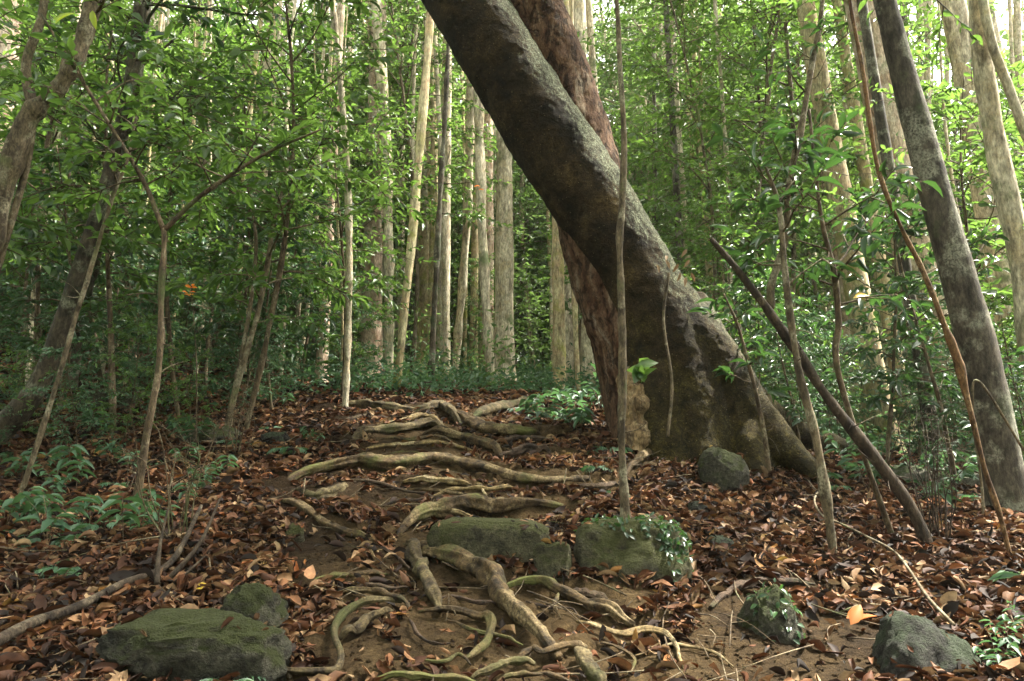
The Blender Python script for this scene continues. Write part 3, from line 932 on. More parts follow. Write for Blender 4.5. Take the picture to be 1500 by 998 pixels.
def tree(name, label, cat, path, radii, crown, bark_m, leaf_m, group=None, seed=0, sides=10, extra=None, trunk_name="trunk", crown_name="crown", flare=True):
    """path: world points from the ground up; crown: list of dicts for make_crown"""
    rng = np.random.default_rng(seed + 1000)
    o = thing(name, path[0], label, cat, group)
    g = Geo(); lg = Geo()
    n = max(24, len(path) * 9)
    r = np.array(radii, float)
    if len(path) > 3 and r[0] < .12:
        fine = spline(path, n); fr = spline(np.stack([r] * 3, -1), n)[:, 0]
        sl = np.linspace(0, 1, n) * np.linalg.norm(np.diff(np.asarray(path), axis=0), axis=1).sum()
        wv = np.stack([sl * 1.7, np.full(n, seed * 1.37), np.zeros(n)], -1)
        fine = fine + np.stack([fbm(wv, 3, seed), fbm(wv + 9, 3, seed + 2), np.zeros(n)], -1) * np.minimum(.5 * fr, .012)[:, None] * np.linspace(0, 1, n)[:, None] ** .3
        fr = fr * (1 + .22 * fbm(np.stack([sl * 4.5, np.full(n, seed * 2.1), np.ones(n)], -1), 3, seed + 4))
        path, r = fine, fr
    c, rr = tube(g, path, r, n, sides, rough=.07, nscale=3.0 / max(r[0] * 8, .3), seed=seed)
    if .008 < r[0] < .09 and name not in ("liana",) and len(path) > 20:
        for q in range(7):
            i = int(rng.integers(int(n * .12), int(n * .75)))
            d = unit(rng.normal(0, 1, 3) * [1, 1, .5] + [0, 0, .35]); L = rng.uniform(.05, .28)
            tube(g, np.array([c[i], c[i] + d * L * .5 + rng.normal(0, .015, 3), c[i] + d * L + rng.normal(0, .03, 3)]), np.array([.3, .22, .1]) * min(rr[i], .016), 7, 5, rough=.1, nscale=30, seed=q)
    if extra:
        for pts, er in extra:
            tube(g, pts, er, 20, max(6, sides - 3), rough=.06, nscale=6, seed=seed + 3)
    for cr in crown or []:
        kw = dict(cr)
        tc, tr = (c, rr) if 'on' not in kw else (spline(kw['on'], 24), np.full(24, kw.pop('on_r', .02)))
        kw.pop('on', None)
        make_crown(rng, tc, tr, limb_geo=g, leaf_geo=lg, **kw)
    g.obj(trunk_name, bark_m, o, path[0])
    if lg.n:
        lg.obj(crown_name, leaf_m, o, path[0])
    return o


def gp(u, Y, dz=-.05):
    """ground point under image column u at depth Y"""
    d = ray(u, 600)
    x = d[0] * Y / d[1]
    return np.array([x, Y, ground_at(x, Y) + dz])


def free_view(pos):
    """keeps foliage of nearer plants off the trail and the leaning tree"""
    u, v, z = project(pos)
    m = np.ones(len(pos), bool)
    xr = np.interp(v, [0, 200, 350, 700], [830, 905, 965, 1110])
    xl = np.interp(v, [0, 120, 200, 280, 400, 600], [616, 691, 740, 796, 838, 895])
    m &= ~((u > xl - 12) & (u < xr) & (v < 690) & (v > -60))
    m &= ~((u > 395) & (u < 1000) & (v > 575))
    return m


# ------------------------------------------------------------------ hand placed near trees and stems
# curved lichen tree at the left edge
pth = uvY([(-95, 700), (-45, 480), (-8, 330), (18, 235), (45, 168), (85, 130), (112, 90), (130, 30), (150, -60), (190, -230), (215, -420)], 5.6)
tree("curved_tree", "pale blotched tree curving in from the left edge with a fork", "tree", pth, np.array([22, 18, 15.5, 14.5, 14.5, 12.5, 11.5, 11, 10, 9, 6]) / pxm(5.6),
     [dict(t0=.68, t1=1, nb=14, Lmax=1.6, leaf_len=.13, leaf_asp=.42, tpl=BROAD, twigs=7, nleaf=9, keep=free_view)], M['stem_pale'], M['leaf_mid'], seed=1, sides=14,
     extra=[(uvY([(50, 165), (38, 95), (62, 20), (70, -90)], 5.6), np.array([9, 7, 6, 4]) / pxm(5.6)), (uvY([(48, 175), (40, 240), (15, 330), (-10, 420)], 5.7), np.array([6, 5, 5, 4]) / pxm(5.7))])
# dark trunk bending in from lower left
pth = uvY([(-12, 640), (30, 600), (66, 545), (98, 455), (128, 360), (150, 290), (178, 185), (197, 80), (206, -20), (215, -160), (222, -330)], 7.0)
tree("bent_trunk_tree", "dark slender trunk bending up from the ground at the lower left", "tree", pth, np.array([20, 17, 14, 12.5, 11, 10, 9.5, 9, 8, 7, 5]) / pxm(7),
     [dict(t0=.55, t1=1, nb=16, Lmax=2.0, leaf_len=.12, leaf_asp=.42, tpl=BROAD, twigs=7, nleaf=9, keep=free_view)], M['bark_dark'], M['leaf_dark'], seed=2, sides=14)
pth = uvY([(100, 570), (112, 490), (132, 410), (150, 340), (172, 240), (200, 120), (216, 20), (225, -150)], 8.2)
tree("slender_tree", "short dark pole beside the bent trunk", "tree", pth, np.array([10, 9, 8, 8, 7, 6, 5, 3]) / pxm(8.2),
     [dict(t0=.4, t1=1, nb=14, Lmax=1.6, leaf_len=.11, leaf_asp=.42, tpl=BROAD, twigs=7, nleaf=9, keep=free_view)], M['bark_dark'], M['leaf_mid'], seed=3)
# V forked sapling
b0 = G(200, 735)
Yv = b0[1]
pth = np.vstack([b0 - [0, 0, .05], uvY([(215, 640), (232, 540), (236, 440), (240, 335)], Yv)])
tree("forked_sapling", "slim sapling with a wide V fork left of the trail", "sapling", pth, np.array([6, 5.2, 4.8, 4.4, 4]) / pxm(Yv),
     [dict(on=uvY([(240, 335), (210, 265), (165, 190), (112, 105)], Yv), on_r=.015, t0=.25, t1=1, nb=8, Lmax=.75, leaf_len=.11, leaf_asp=.45, tpl=BROAD, twigs=5, nleaf=7, keep=free_view),
      dict(on=uvY([(240, 335), (290, 290), (340, 255), (395, 222)], Yv), on_r=.015, t0=.3, t1=1, nb=9, Lmax=.75, leaf_len=.11, leaf_asp=.45, tpl=BROAD, twigs=5, nleaf=7, keep=free_view)],
     M['stem_brown'], M['leaf_mid'], seed=4,
     extra=[(uvY([(240, 338), (210, 265), (165, 190), (112, 105), (60, 20)], Yv), np.array([4, 3.3, 2.9, 2.5, 1.6]) / pxm(Yv)),
            (uvY([(240, 338), (290, 290), (340, 255), (395, 222), (470, 190)], Yv), np.array([4, 3.3, 2.9, 2.4, 1.4]) / pxm(Yv))])
pth = uvY([(30, 700), (70, 600), (110, 470), (140, 370), (165, 290), (185, 240), (200, 170)], 5.6)
pth[0][2] = ground_at(*pth[0][:2]) - .05
tree("young_sapling", "thin yellowish stem slanting in front of the bent dark trunk", "sapling", pth, np.array([4.2, 3.8, 3.4, 3.2, 3, 2.6, 2]) / pxm(5.6),
     [dict(t0=.55, t1=1, nb=7, Lmax=.6, leaf_len=.11, leaf_asp=.42, tpl=BROAD, twigs=4, nleaf=6, keep=free_view)], M['stem_pale'], M['leaf_mid'], seed=5)
b0 = G(332, 640); Yf = b0[1]
pth = np.vstack([b0 - [0, 0, .05], uvY([(340, 590), (357, 530), (378, 460), (392, 390), (404, 310), (430, 230)], Yf)])
tree("leaning_sapling", "pale double stemmed sapling leaning right at the left of the trail", "sapling", pth, np.array([5.2, 4.6, 4.4, 4, 3.6, 3, 2]) / pxm(Yf),
     [dict(t0=.45, t1=1, nb=13, Lmax=1.0, leaf_len=.12, leaf_asp=.42, tpl=BROAD, twigs=6, nleaf=8, keep=free_view)], M['stem_pale'], M['leaf_mid'], seed=6,
     extra=[(np.vstack([b0 - [.03, 0, .05], uvY([(350, 540), (368, 440), (375, 350), (362, 270)], Yf)]), np.array([3.8, 3.4, 3, 2.6, 1.6]) / pxm(Yf))])

# thin stem in front of the big trunk
b0 = G(918, 772); Ys = b0[1]
pth = np.vstack([b0 - [0, 0, .06], uvY([(914, 735), (911, 640), (912, 540), (910, 430), (907, 345), (912, 280), (913, 180), (908, 80), (902, -10), (896, -150), (905, -330)], Ys)])
tree("thin_pole_tree", "thin grey straight stem standing in front of the leaning tree", "sapling", pth, np.array([13, 7, 6, 5.6, 5.3, 5.2, 5, 4.6, 4.2, 3.9, 3.6, 3]) / pxm(Ys),
     [dict(t0=.88, t1=1, nb=9, Lmax=1.0, leaf_len=.11, leaf_asp=.42, tpl=BROAD, twigs=5, nleaf=7, keep=free_view)], M['stem_pale'], M['leaf_mid'], seed=7, sides=12)
# dead leaning branch
b0 = G(1362, 800); Yd = b0[1]
pth = np.vstack([b0 - [0, 0, .06], uvY([(1335, 745), (1270, 655), (1210, 580), (1165, 510), (1130, 462), (1090, 410), (1042, 350)], Yd)])
tree("dead_branch", "dead broken branch leaning left out of the litter on the right", "dead branch", pth, np.array([10, 8.5, 7.6, 7, 6.6, 7.4, 5.2, 3.5]) / pxm(Yd), None, M['dead'], None, seed=8, sides=12)
pth = uvY([(1128, 452), (1130, 415), (1150, 350), (1155, 270), (1172, 190), (1192, 90), (1205, 10), (1215, -120)], Yd + .1)
tree("climbing_stem", "grey climbing stem rising from the knee of the dead branch", "vine", pth, np.array([6, 6, 5.5, 5, 5, 4.5, 4, 3]) / pxm(Yd),
     [dict(t0=.25, t1=.8, nb=6, Lmax=.5, leaf_len=.13, leaf_asp=.34, tpl=LANCE, twigs=3, nleaf=5, keep=free_view)], M['stem_pale'], M['leaf_dark'], seed=9)
b0 = G(1222, 815); Ym = b0[1]
pth = np.vstack([b0 - [0, 0, .05], uvY([(1212, 740), (1195, 640), (1175, 560), (1158, 470), (1148, 390), (1140, 300), (1120, 240)], Ym)])
tree("grey_sapling", "grey green sapling standing in front of the dead branch", "sapling", pth, np.array([8, 7, 6.5, 6, 5, 4.5, 4, 2]) / pxm(Ym),
     [dict(t0=.62, t1=1, nb=6, Lmax=.6, leaf_len=.14, leaf_asp=.32, tpl=LANCE, twigs=3, nleaf=6, keep=free_view)], M['stem_pale'], M['leaf_dark'], seed=10)
b0 = gp(1300, 5.2)
pth = np.vstack([b0, uvY([(1232, 560), (1228, 470), (1222, 400), (1205, 330), (1195, 250), (1185, 160)], 5.0)])
tree("glossy_sapling", "sapling with large dark glossy hanging leaves behind the dead branch", "sapling", pth, np.array([5, 4.5, 4, 4, 3.5, 3, 2]) / pxm(5),
     [dict(t0=.35, t1=.9, nb=10, Lmax=.75, leaf_len=.15, leaf_asp=.32, tpl=LANCE, twigs=3, nleaf=5, keep=free_view)], M['stem_brown'], M['leaf_dark'], seed=11)
b0 = G(1128, 700); Yq = b0[1]
pth = np.vstack([b0 - [0, 0, .05], uvY([(1120, 640), (1108, 580), (1092, 520), (1078, 470), (1060, 430)], Yq)])
tree("glossy_shoot", "thin shoot with dark pointed leaves against the flank of the leaning tree", "sapling", pth, np.array([4, 3.5, 3, 2.5, 2, 1.5]) / pxm(Yq),
     [dict(t0=.35, t1=1, nb=7, Lmax=.42, leaf_len=.17, leaf_asp=.34, tpl=LANCE, twigs=2, nleaf=5)], M['stem_brown'], M['leaf_dark'], seed=15)
# big grey trunk on the right
pth = uvY([(1502, 850), (1478, 740), (1455, 620), (1432, 510), (1402, 400), (1372, 290), (1345, 190), (1318, 90), (1296, 0), (1262, -150), (1225, -330), (1190, -520)], 6.0)
tree("grey_tree", "dark grey trunk with pale lichen patches leaning at the right side", "tree", pth, np.array([32, 29, 27, 25, 23, 21.5, 20, 18, 16.5, 14.5, 12.5, 10]) / pxm(6.0),
     [dict(t0=.78, t1=1, nb=16, Lmax=2.2, leaf_len=.13, leaf_asp=.4, tpl=BROAD, twigs=7, nleaf=9, keep=free_view)], M['bark_grey'], M['leaf_mid'], seed=12, sides=24)
pth = uvY([(1510, 905), (1488, 850), (1465, 760), (1440, 680), (1418, 590), (1403, 528), (1378, 460), (1350, 390), (1322, 335), (1290, 260), (1274, 180), (1262, 100), (1245, 0), (1230, -130)], 4.7)
rl = np.array([5, 5, 5, 4.8, 4.8, 8.5, 4.5, 4.2, 4, 4, 3.8, 3.6, 3.4, 3]) * .8 / pxm(4.7)
tree("liana", "orange brown liana with a knot hanging before the grey trunk", "vine", pth, rl, None, M['liana'], None, seed=13)
pth = uvY([(1432, -60), (1436, 60), (1455, 190), (1478, 300), (1500, 400), (1515, 520)], 7.2)[::-1]
pth = np.vstack([gp(1560, 7.2), pth])
tree("pale_vine_tree", "pale ringed trunk wrapped by a vine at the right edge", "tree", pth, np.array([21, 18, 17, 16, 15, 14, 12]) / pxm(7.2), None, M['bark_pale'], None, seed=14, sides=14,
     extra=[(uvY([(1434, -30), (1452, 60), (1478, 130), (1500, 190), (1530, 260)], 7.0), np.array([7, 7, 7, 7, 6]) / pxm(7))])
# ground lying dead stick at lower left and thin pale vine at right
pts = np.array([G(u, v) + [0, 0, .085] for u, v in [(-30, 985), (40, 945), (110, 918), (180, 880), (250, 846), (292, 790)]])
pts[-1][2] += .12
g = Geo(); tube(g, pts, np.array([8, 7, 6, 5.5, 5, 3]) / pxm(3.6), 30, 10, rough=.12, nscale=14, seed=3)
for lst in ([(180, 880), (235, 868), (270, 842), (300, 815)], [(250, 846), (290, 800), (310, 760), (322, 730)], [(230, 855), (232, 820), (236, 790), (246, 745)]):
    q = np.array([G(u, v, 2.5) for u, v in lst]); q[:, 1] = np.linspace(pts[3][1], pts[3][1] + .25, 4)
    q = np.array([P(u, v, yy) for (u, v), yy in zip(lst, q[:, 1])])
    tube(g, q, np.array([4, 3, 2.2, 1.2]) / pxm(3.8), 16, 6, rough=.1, nscale=14, seed=4)
stick = g.obj("fallen_branch", M['dead'], origin=pts[2]); stick.location = pts[2]
tag(stick, "dark twiggy fallen branch lying across the litter above the long mossy rock", "branch")
def twig_bush(label, u, v, n, H, spread, seed, mat, w0=.005):
    rng = np.random.default_rng(seed)
    b = G(u, v); b[2] = ground_at(b[0], b[1])
    g = Geo()
    for q in range(n):
        a = rng.uniform(0, 6.28); l = rng.uniform(.1, 1) * spread; h = H * rng.uniform(.6, 1.1)
        st = b + np.array([math.cos(a) * .06, math.sin(a) * .06, -.03])
        en = b + np.array([math.cos(a) * l, math.sin(a) * l, h])
        md = (st + en) / 2 + rng.normal(0, .06, 3)
        c, _ = tube(g, np.array([st, md, en, en + rng.normal(0, .08, 3) + [0, 0, .06]]), np.array([w0, w0 * .8, w0 * .5, w0 * .25]), 18, 5, rough=.1, nscale=20, seed=q)
        for z in range(3):
            i = rng.integers(6, 16)
            tube(g, np.array([c[i], c[i] + rng.normal(0, .07, 3) + [0, 0, .06], c[i] + rng.normal(0, .12, 3) + [0, 0, .13]]), np.array([w0 * .5, w0 * .35, w0 * .2]), 7, 4, rough=0)
    o = g.obj("dry_bush", mat, origin=b); o.location = b
    tag(o, label, "bush")


twig_bush("leafless bush of thin brown twigs standing above the fallen branch", 262, 800, 12, .62, .32, 1, M['stem_brown'])
twig_bush("leafless tangle of fine twigs at the foot of the leaning sapling", 345, 668, 10, .55, .35, 2, M['stem_brown'])
twig_bush("dry twigs and dark shoots around the foot of the dead branch", 1375, 790, 16, .85, .30, 3, M['dead'])
pts = np.array([G(u, v) + [0, 0, .085] for u, v in [(1200, 735), (1194, 750), (1205, 772), (1230, 784), (1270, 805), (1310, 828), (1335, 860), (1360, 900), (1400, 945)]])
pts = np.vstack([uvY([(1192, 620), (1206, 690), (1210, 715)], pts[0][1]), pts])
g = Geo(); tube(g, pts, 1.7 / pxm(5), 50, 6, rough=.05, seed=2)
vine = g.obj("ground_vine", M['stem_pale'], origin=pts[5]); vine.location = pts[5]
tag(vine, "thin pale vine trailing over the litter from the grey green sapling", "vine")
for lst, w, lab in [([(1376, 870), (1402, 800), (1440, 760), (1425, 600), (1435, 560), (1500, 660)], 2, "thin pale vine looping against the foot of the big grey trunk"),
                    ([(978, 640), (984, 560), (972, 470), (980, 400)], 2.2, "thin brown vine hanging down the front of the leaning tree")]:
    Yq = 5.6 if lst[0][0] > 1200 else 6.75
    pts = uvY(lst, Yq)
    g = Geo(); tube(g, pts, w / pxm(Yq), 40, 6, rough=.05, seed=2)
    o = g.obj("hanging_vine", M['stem_pale'], origin=pts[0]); o.location = pts[0]
    tag(o, lab, "vine")

# ------------------------------------------------------------------ pale forest trunks seen one by one
def tall_tree(label, ub, vb, ut, Y, wpx, mat, H=15.0, seed=0, crown_scale=1.0, wt=.8, vt=0, group=None, curve=0.0):
    b = P(ub, vb, Y)
    b[2] = ground_at(b[0], b[1]) - .1
    t = P(ut, vt, Y)
    d = (t - b) / (t[2] - b[2])
    zs = np.array([0, .25, .8, 2, 4, 6, 8.5, 11, H])
    pth = b[None] + d[None] * zs[:, None]
    pth[:, 0] += curve * np.sin(zs / 3.0)
    r = wpx / 2 / pxm(Y)
    rad = r * np.interp(zs / H, [0, .02, .08, .5, 1], [1.6, 1.25, 1.02, wt, .35])
    o = tree("forest_tree", label, "tree", pth, rad, None, mat, None, group=group, seed=seed, sides=14)
    TALL.append((o, pth[-1], pth[-3]))
    return o


TALL = []
tall_tree("pale peeling trunk in the open centre, flared at its foot", 738, 560, 740, 17, 29, M['bark_pale'], seed=21)
tall_tree("broad yellowish trunk, first of the lit trunks left of the centre trunk", 622, 552, 632, 19, 34, M['bark_yellow'], seed=22)
tall_tree("pale trunk close on the right of the broad yellowish trunk", 648, 556, 656, 18, 20, M['bark_pale'], seed=23)
tall_tree("reddish based pale trunk behind leaves left of the lit trunks", 541, 545, 556, 16, 33, M['bark_pink'], seed=24)
tall_tree("narrow cream trunk between the reddish based trunk and the yellowish one", 585, 552, 588, 21, 15, M['bark_pale'], seed=25)
tall_tree("narrow cream trunk just left of the centre trunk", 693, 560, 700, 21, 12, M['bark_yellow'], seed=26)
tall_tree("short pink trunk hugging the left side of the centre trunk", 712, 565, 716, 22, 22, M['bark_pink'], seed=27)
tall_tree("pale straight trunk seen between the centre trunk and the leaning tree", 820, 600, 812, 15, 18, M['bark_yellow'], seed=28)
tall_tree("dark thin trunk leaning right in front of the broad yellowish trunk", 630, 570, 660, 14, 9, M['bark_dark'], seed=29)
tall_tree("yellow blotched trunk left of the pink trunk on the right", 1300, 660, 1178, 13, 38, M['bark_yellow'], seed=30)
tall_tree("broad pink and cream trunk behind the orange brown liana", 1408, 668, 1262, 12, 64, M['bark_pink'], seed=31, wt=.85)
tall_tree("smooth grey trunk rising beside the pink and cream trunk", 1372, 665, 1262, 10.5, 18, M['bark_grey'], seed=32)
tall_tree("tall mottled trunk beyond the grey trunk at the right edge", 1520, 655, 1395, 13, 50, M['bark_pale'], seed=33)
tall_tree("slim dark trunk right of the leaning tree, lower half bare", 1010, 610, 975, 15, 12, M['bark_grey'], seed=34)
tall_tree("slim pale trunk far behind the upper leaning trunk", 900, 600, 862, 18, 16, M['bark_pale'], seed=35)
tall_tree("faint slim trunk in the bright gap right of the leaning tree", 962, 600, 957, 23, 10, M['bark_grey'], seed=36)
tall_tree("pale trunk half hidden by leaves at the upper left edge", -40, 530, 20, 11, 34, M['bark_pink'], seed=37)
tall_tree("pale trunk above the curved tree at upper left", 150, 520, 230, 15, 14, M['bark_pale'], seed=38)
tall_tree("brown trunk among leaves left of the reddish based trunk", 470, 560, 500, 13, 16, M['bark_pink'], seed=39)
tall_tree("straight pale trunk behind the leaning sapling", 350, 540, 400, 15, 16, M['bark_pale'], seed=40)
tall_tree("orange brown trunk low behind the dead branch", 1265, 655, 1180, 16, 30, M['bark_pink'], seed=41)
tall_tree("mottled green trunk in front of the orange brown trunk", 1335, 660, 1225, 14.5, 22, M['bark_yellow'], seed=42)

# ------------------------------------------------------------------ copied kinds: prototypes first
def proto_small(seed, H, Lmax, nb, leaf_len, asp, tpl, leaf_m, bark_m, name, cat, t0=.3, twigs=7, nleaf=9, r0=.03, elev=(.05, .6)):
    rng = np.random.default_rng(seed)
    zs = np.linspace(0, H, 8)
    pth = np.stack([.06 * H * np.sin(zs / H * 3 + seed) - .06 * H * math.sin(seed), .05 * H * np.cos(zs / H * 2.5 + seed) - .05 * H * math.cos(seed), zs], -1)
    return tree(name, "proto", cat, pth, np.linspace(r0, r0 * .25, 8), [dict(t0=t0, t1=1, nb=nb, Lmax=Lmax, leaf_len=leaf_len, leaf_asp=asp, tpl=tpl, twigs=twigs, nleaf=nleaf, elev=elev)], bark_m, leaf_m, seed=seed, sides=7)


def open_zone(u, Y):
    xx = (u - 750) / F * Y
    return -1.5 < xx < 12 and 13 < Y < 36


used = set()


def put(proto, loc, rz, sc, label, group, tilt=(0, 0)):
    if proto.name not in used:
        used.add(proto.name)
        proto.location = [float(a) for a in loc]; proto.rotation_euler = (tilt[0], tilt[1], rz)
        proto.scale = (sc, sc, sc)
        proto['label'] = label; proto['group'] = group
        return proto
    o = copy_tree(proto, loc, rz, sc, label, tilt); o['group'] = group
    return o


R = random.Random(5)
# near understory saplings on the left, middle green
near_p = [proto_small(50 + i, 4.6, 1.35, 26, .115, .44, BROAD, M['leaf_mid'], M['stem_brown'], "understory_tree", "sapling", t0=.32) for i in range(3)]
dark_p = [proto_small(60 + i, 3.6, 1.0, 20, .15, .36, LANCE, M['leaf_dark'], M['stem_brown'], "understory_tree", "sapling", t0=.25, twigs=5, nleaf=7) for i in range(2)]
far_p = [proto_small(70 + i, 7.5, 2.4, 34, .17, .42, SIMPLE, M['leaf_far'], M['stem_pale'], "small_forest_tree", "tree", t0=.12, twigs=10, nleaf=11, r0=.06) for i in range(3)]
mid_p = [proto_small(80 + i, 6.0, 1.9, 30, .14, .42, SIMPLE, M['leaf_mid'], M['stem_pale'], "small_forest_tree", "tree", t0=.15, twigs=9, nleaf=10, r0=.05) for i in range(3)]

NEAR_L = [(-60, 6.0), (60, 8.6), (150, 9.6), (265, 8.2), (330, 9.4), (30, 11), (210, 11.5), (380, 12), (110, 13), (300, 14), (-120, 9), (500, 9.8), (360, 7.6), (170, 7.4)]
for i, (u, Y) in enumerate(NEAR_L):
    put(near_p[i % 3], gp(u, Y), R.uniform(0, 6.28), R.uniform(.95, 1.3), "leafy mid green understory tree left of the trail", "understory trees left of the trail", (R.uniform(-.06, .06), R.uniform(-.05, .1)))
for i, (u, Y) in enumerate([(1120, 10.5), (1475, 8.4), (1075, 12.5), (1540, 10), (1440, 15)]):
    put(near_p[(i + 1) % 3], gp(u, Y), R.uniform(0, 6.28), R.uniform(.8, 1.2), "leafy mid green understory tree right of the leaning tree", "understory trees right of the leaning tree", (R.uniform(-.06, .06), R.uniform(-.08, .04)))
for i, (u, Y) in enumerate([(80, 7.8), (300, 10), (440, 11.5), (20, 10.5), (400, 8.6)]):
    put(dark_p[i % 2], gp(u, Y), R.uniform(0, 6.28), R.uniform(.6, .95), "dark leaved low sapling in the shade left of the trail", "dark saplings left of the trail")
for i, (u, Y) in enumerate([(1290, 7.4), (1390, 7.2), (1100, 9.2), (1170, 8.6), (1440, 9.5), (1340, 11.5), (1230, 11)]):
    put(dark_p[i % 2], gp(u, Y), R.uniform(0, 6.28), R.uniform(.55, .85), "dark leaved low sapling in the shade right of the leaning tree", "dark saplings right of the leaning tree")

# low bushy saplings, leaves down to the ground
low_p = [proto_small(110 + i, 2.6, .85, 24, .085, .44, BROAD, M['leaf_mid' if i % 2 else 'leaf_under'], M['stem_brown'], "bushy_sapling", "sapling", t0=.12, twigs=6, nleaf=9, r0=.014) for i in range(3)]
cnt = 0
while cnt < 32:
    u = R.uniform(-80, 520); Y = R.uniform(8.2, 15)
    if u > 380 and Y < 10.5: continue
    put(low_p[cnt % 3], gp(u, Y), R.uniform(0, 6.28), R.uniform(.6, 1.25), "small leaved bushy sapling on the shaded rise left of the trail", "bushy saplings left of the trail", (R.uniform(-.1, .1), R.uniform(-.1, .1)))
    cnt += 1
cnt = 0
while cnt < 34:
    u = R.uniform(1090, 1600); Y = R.uniform(8.6, 15)
    put(low_p[cnt % 3], gp(u, Y), R.uniform(0, 6.28), R.uniform(.5, 1.0), "small leaved bushy sapling on the level floor right of the leaning tree", "bushy saplings right of the leaning tree", (R.uniform(-.1, .1), R.uniform(-.1, .1)))
    cnt += 1
for q, (u, Y) in enumerate([(-20, 6.6), (60, 7.2), (140, 7.6), (215, 7.9), (290, 7.3), (350, 8.2), (120, 6.4), (20, 8.0), (260, 8.6), (400, 9.0), (180, 6.9), (320, 9.4)]):
    put(low_p[q % 3], gp(u, Y), R.uniform(0, 6.28), R.uniform(.30, .55), "small leaved bushy sapling on the shaded rise left of the trail", "bushy saplings left of the trail", (R.uniform(-.15, .15), R.uniform(-.15, .15)))
for u, Y in [(470, 15), (690, 20), (850, 16), (780, 21), (820, 24), (560, 19)]:
    put(near_p[int(u) % 3], gp(u, Y), R.uniform(0, 6.28), R.uniform(.7, 1.35), "slender leafy tree standing before the lit trunks in the centre", "leafy trees before the lit trunks", (R.uniform(-.06, .06), R.uniform(-.06, .06)))
# middle distance small trees
over_p = [proto_small(85 + i, 9.5, 2.3, 30, .15, .42, SIMPLE, M['leaf_mid'], M['stem_pale'], "tall_understory_tree", "tree", t0=.33, twigs=10, nleaf=11, r0=.05) for i in range(3)]
for u, Y in [(1085, 17), (1150, 15.5), (1235, 18), (1310, 14.5), (1370, 19), (1450, 16), (1040, 22), (1190, 24), (1290, 23), (940, 26), (1120, 13.2), (520, 17), (585, 20), (650, 24), (480, 15.5), (715, 26), (560, 23), (985, 19), (1060, 26), (1260, 20.5), (1400, 24), (1480, 20), (1340, 27), (1160, 19.5)]:
    put(over_p[int(u) % 3], gp(u, Y), R.uniform(0, 6.28), R.uniform(1.0, 1.45), "tall leafy understory tree with its crown high above bare stem", "tall understory trees in the forest", (R.uniform(-.06, .06), R.uniform(-.06, .06)))
cnt = 0
while cnt < 38:
    Y = R.uniform(11.5, 24); u = R.uniform(-250, 1750)
    if 480 < u < 1010 and Y < 15: continue
    if 905 < u < 1010 and R.random() < .7: continue
    if open_zone(u, Y) and R.random() < .8: continue
    if 1080 < u < 1440 and Y < 17: continue
    put(over_p[cnt % 3], gp(u, Y), R.uniform(0, 6.28), R.uniform(.75, 1.2), "tall leafy understory tree with its crown high above bare stem", "tall understory trees in the forest", (R.uniform(-.06, .06), R.uniform(-.06, .06)))
    cnt += 1
cnt = 0
while cnt < 80:
    Y = R.uniform(14, 27); u = R.uniform(-250, 1750)
    if 560 < u < 1000 and Y < 21: continue
    if 900 < u < 1010 and R.random() < .6: continue
    if open_zone(u, Y) and R.random() < .55: continue
    if 1120 < u < 1420 and Y < 18: continue
    put(mid_p[cnt % 3], gp(u, Y), R.uniform(0, 6.28), R.uniform(.6, 1.3), "bushy green small tree in the middle distance of the forest", "small trees in the middle distance")
    cnt += 1
cnt = 0
while cnt < 110:
    Y = R.uniform(25, 48); u = R.uniform(-350, 1850)
    put(far_p[cnt % 3], gp(u, Y), R.uniform(0, 6.28), R.uniform(.6, 1.9), "pale green small tree deep in the forest", "small trees deep in the forest")
    cnt += 1

# big trees at the back whose crowns close the view upwards
big_p = [proto_small(75 + i, 20, 4.6, 40, .24, .45, SIMPLE, M['leaf_far'], M['bark_pale'], "tall_forest_tree", "tree", t0=.3, twigs=14, nleaf=12, r0=.2, elev=(-.15, .5)) for i in range(2)]
for cnt in range(34):
    Y = R.uniform(31, 47); u = R.uniform(-250, 1800)
    put(big_p[cnt % 2], gp(u, Y), R.uniform(0, 6.28), R.uniform(.75, 1.2), "tall pale green tree with broad crown at the back of the forest", "tall broad crowned trees at the back of the forest")

for u, Y in [(930, 30), (1010, 27), (1080, 30), (1150, 26), (1230, 31), (980, 36), (1110, 38), (880, 33)]:
    put(big_p[int(u) % 2], gp(u, Y), R.uniform(0, 6.28), R.uniform(.85, 1.1), "tall pale green tree with broad crown at the back of the forest", "tall broad crowned trees at the back of the forest")

# deep pale poles with crowns of their own
pp = []
for i in range(3):
    zs = np.linspace(0, 18, 10)
    pth = np.stack([.15 * np.sin(zs / 4 + i), .15 * np.cos(zs / 5 + i), zs], -1)
    pp.append(tree("slim_forest_tree", "proto", "tree", pth, np.linspace(.15, .05, 10) * [1, .8, 1.2][i],
                   [dict(t0=.5, t1=1, nb=11, Lmax=2.4, leaf_len=.2, leaf_asp=.45, tpl=SIMPLE, twigs=10, nleaf=10, elev=(-.1, .6))], [M['bark_pale'], M['bark_yellow'], M['bark_grey']][i], M['leaf_far'], seed=90 + i, sides=9))
cnt = 0
while cnt < 80:
    Y = R.uniform(16, 46); u = R.uniform(-200, 1700)
    if open_zone(u, Y) and R.random() < .6: continue
    put(pp[cnt % 3], gp(u, Y), R.uniform(0, 6.28), R.uniform(.6, 1.1), "slim pale trunk among many deep in the forest", "slim trunks deep in the forest", (R.uniform(-.04, .04), R.uniform(-.04, .04)))
    cnt += 1

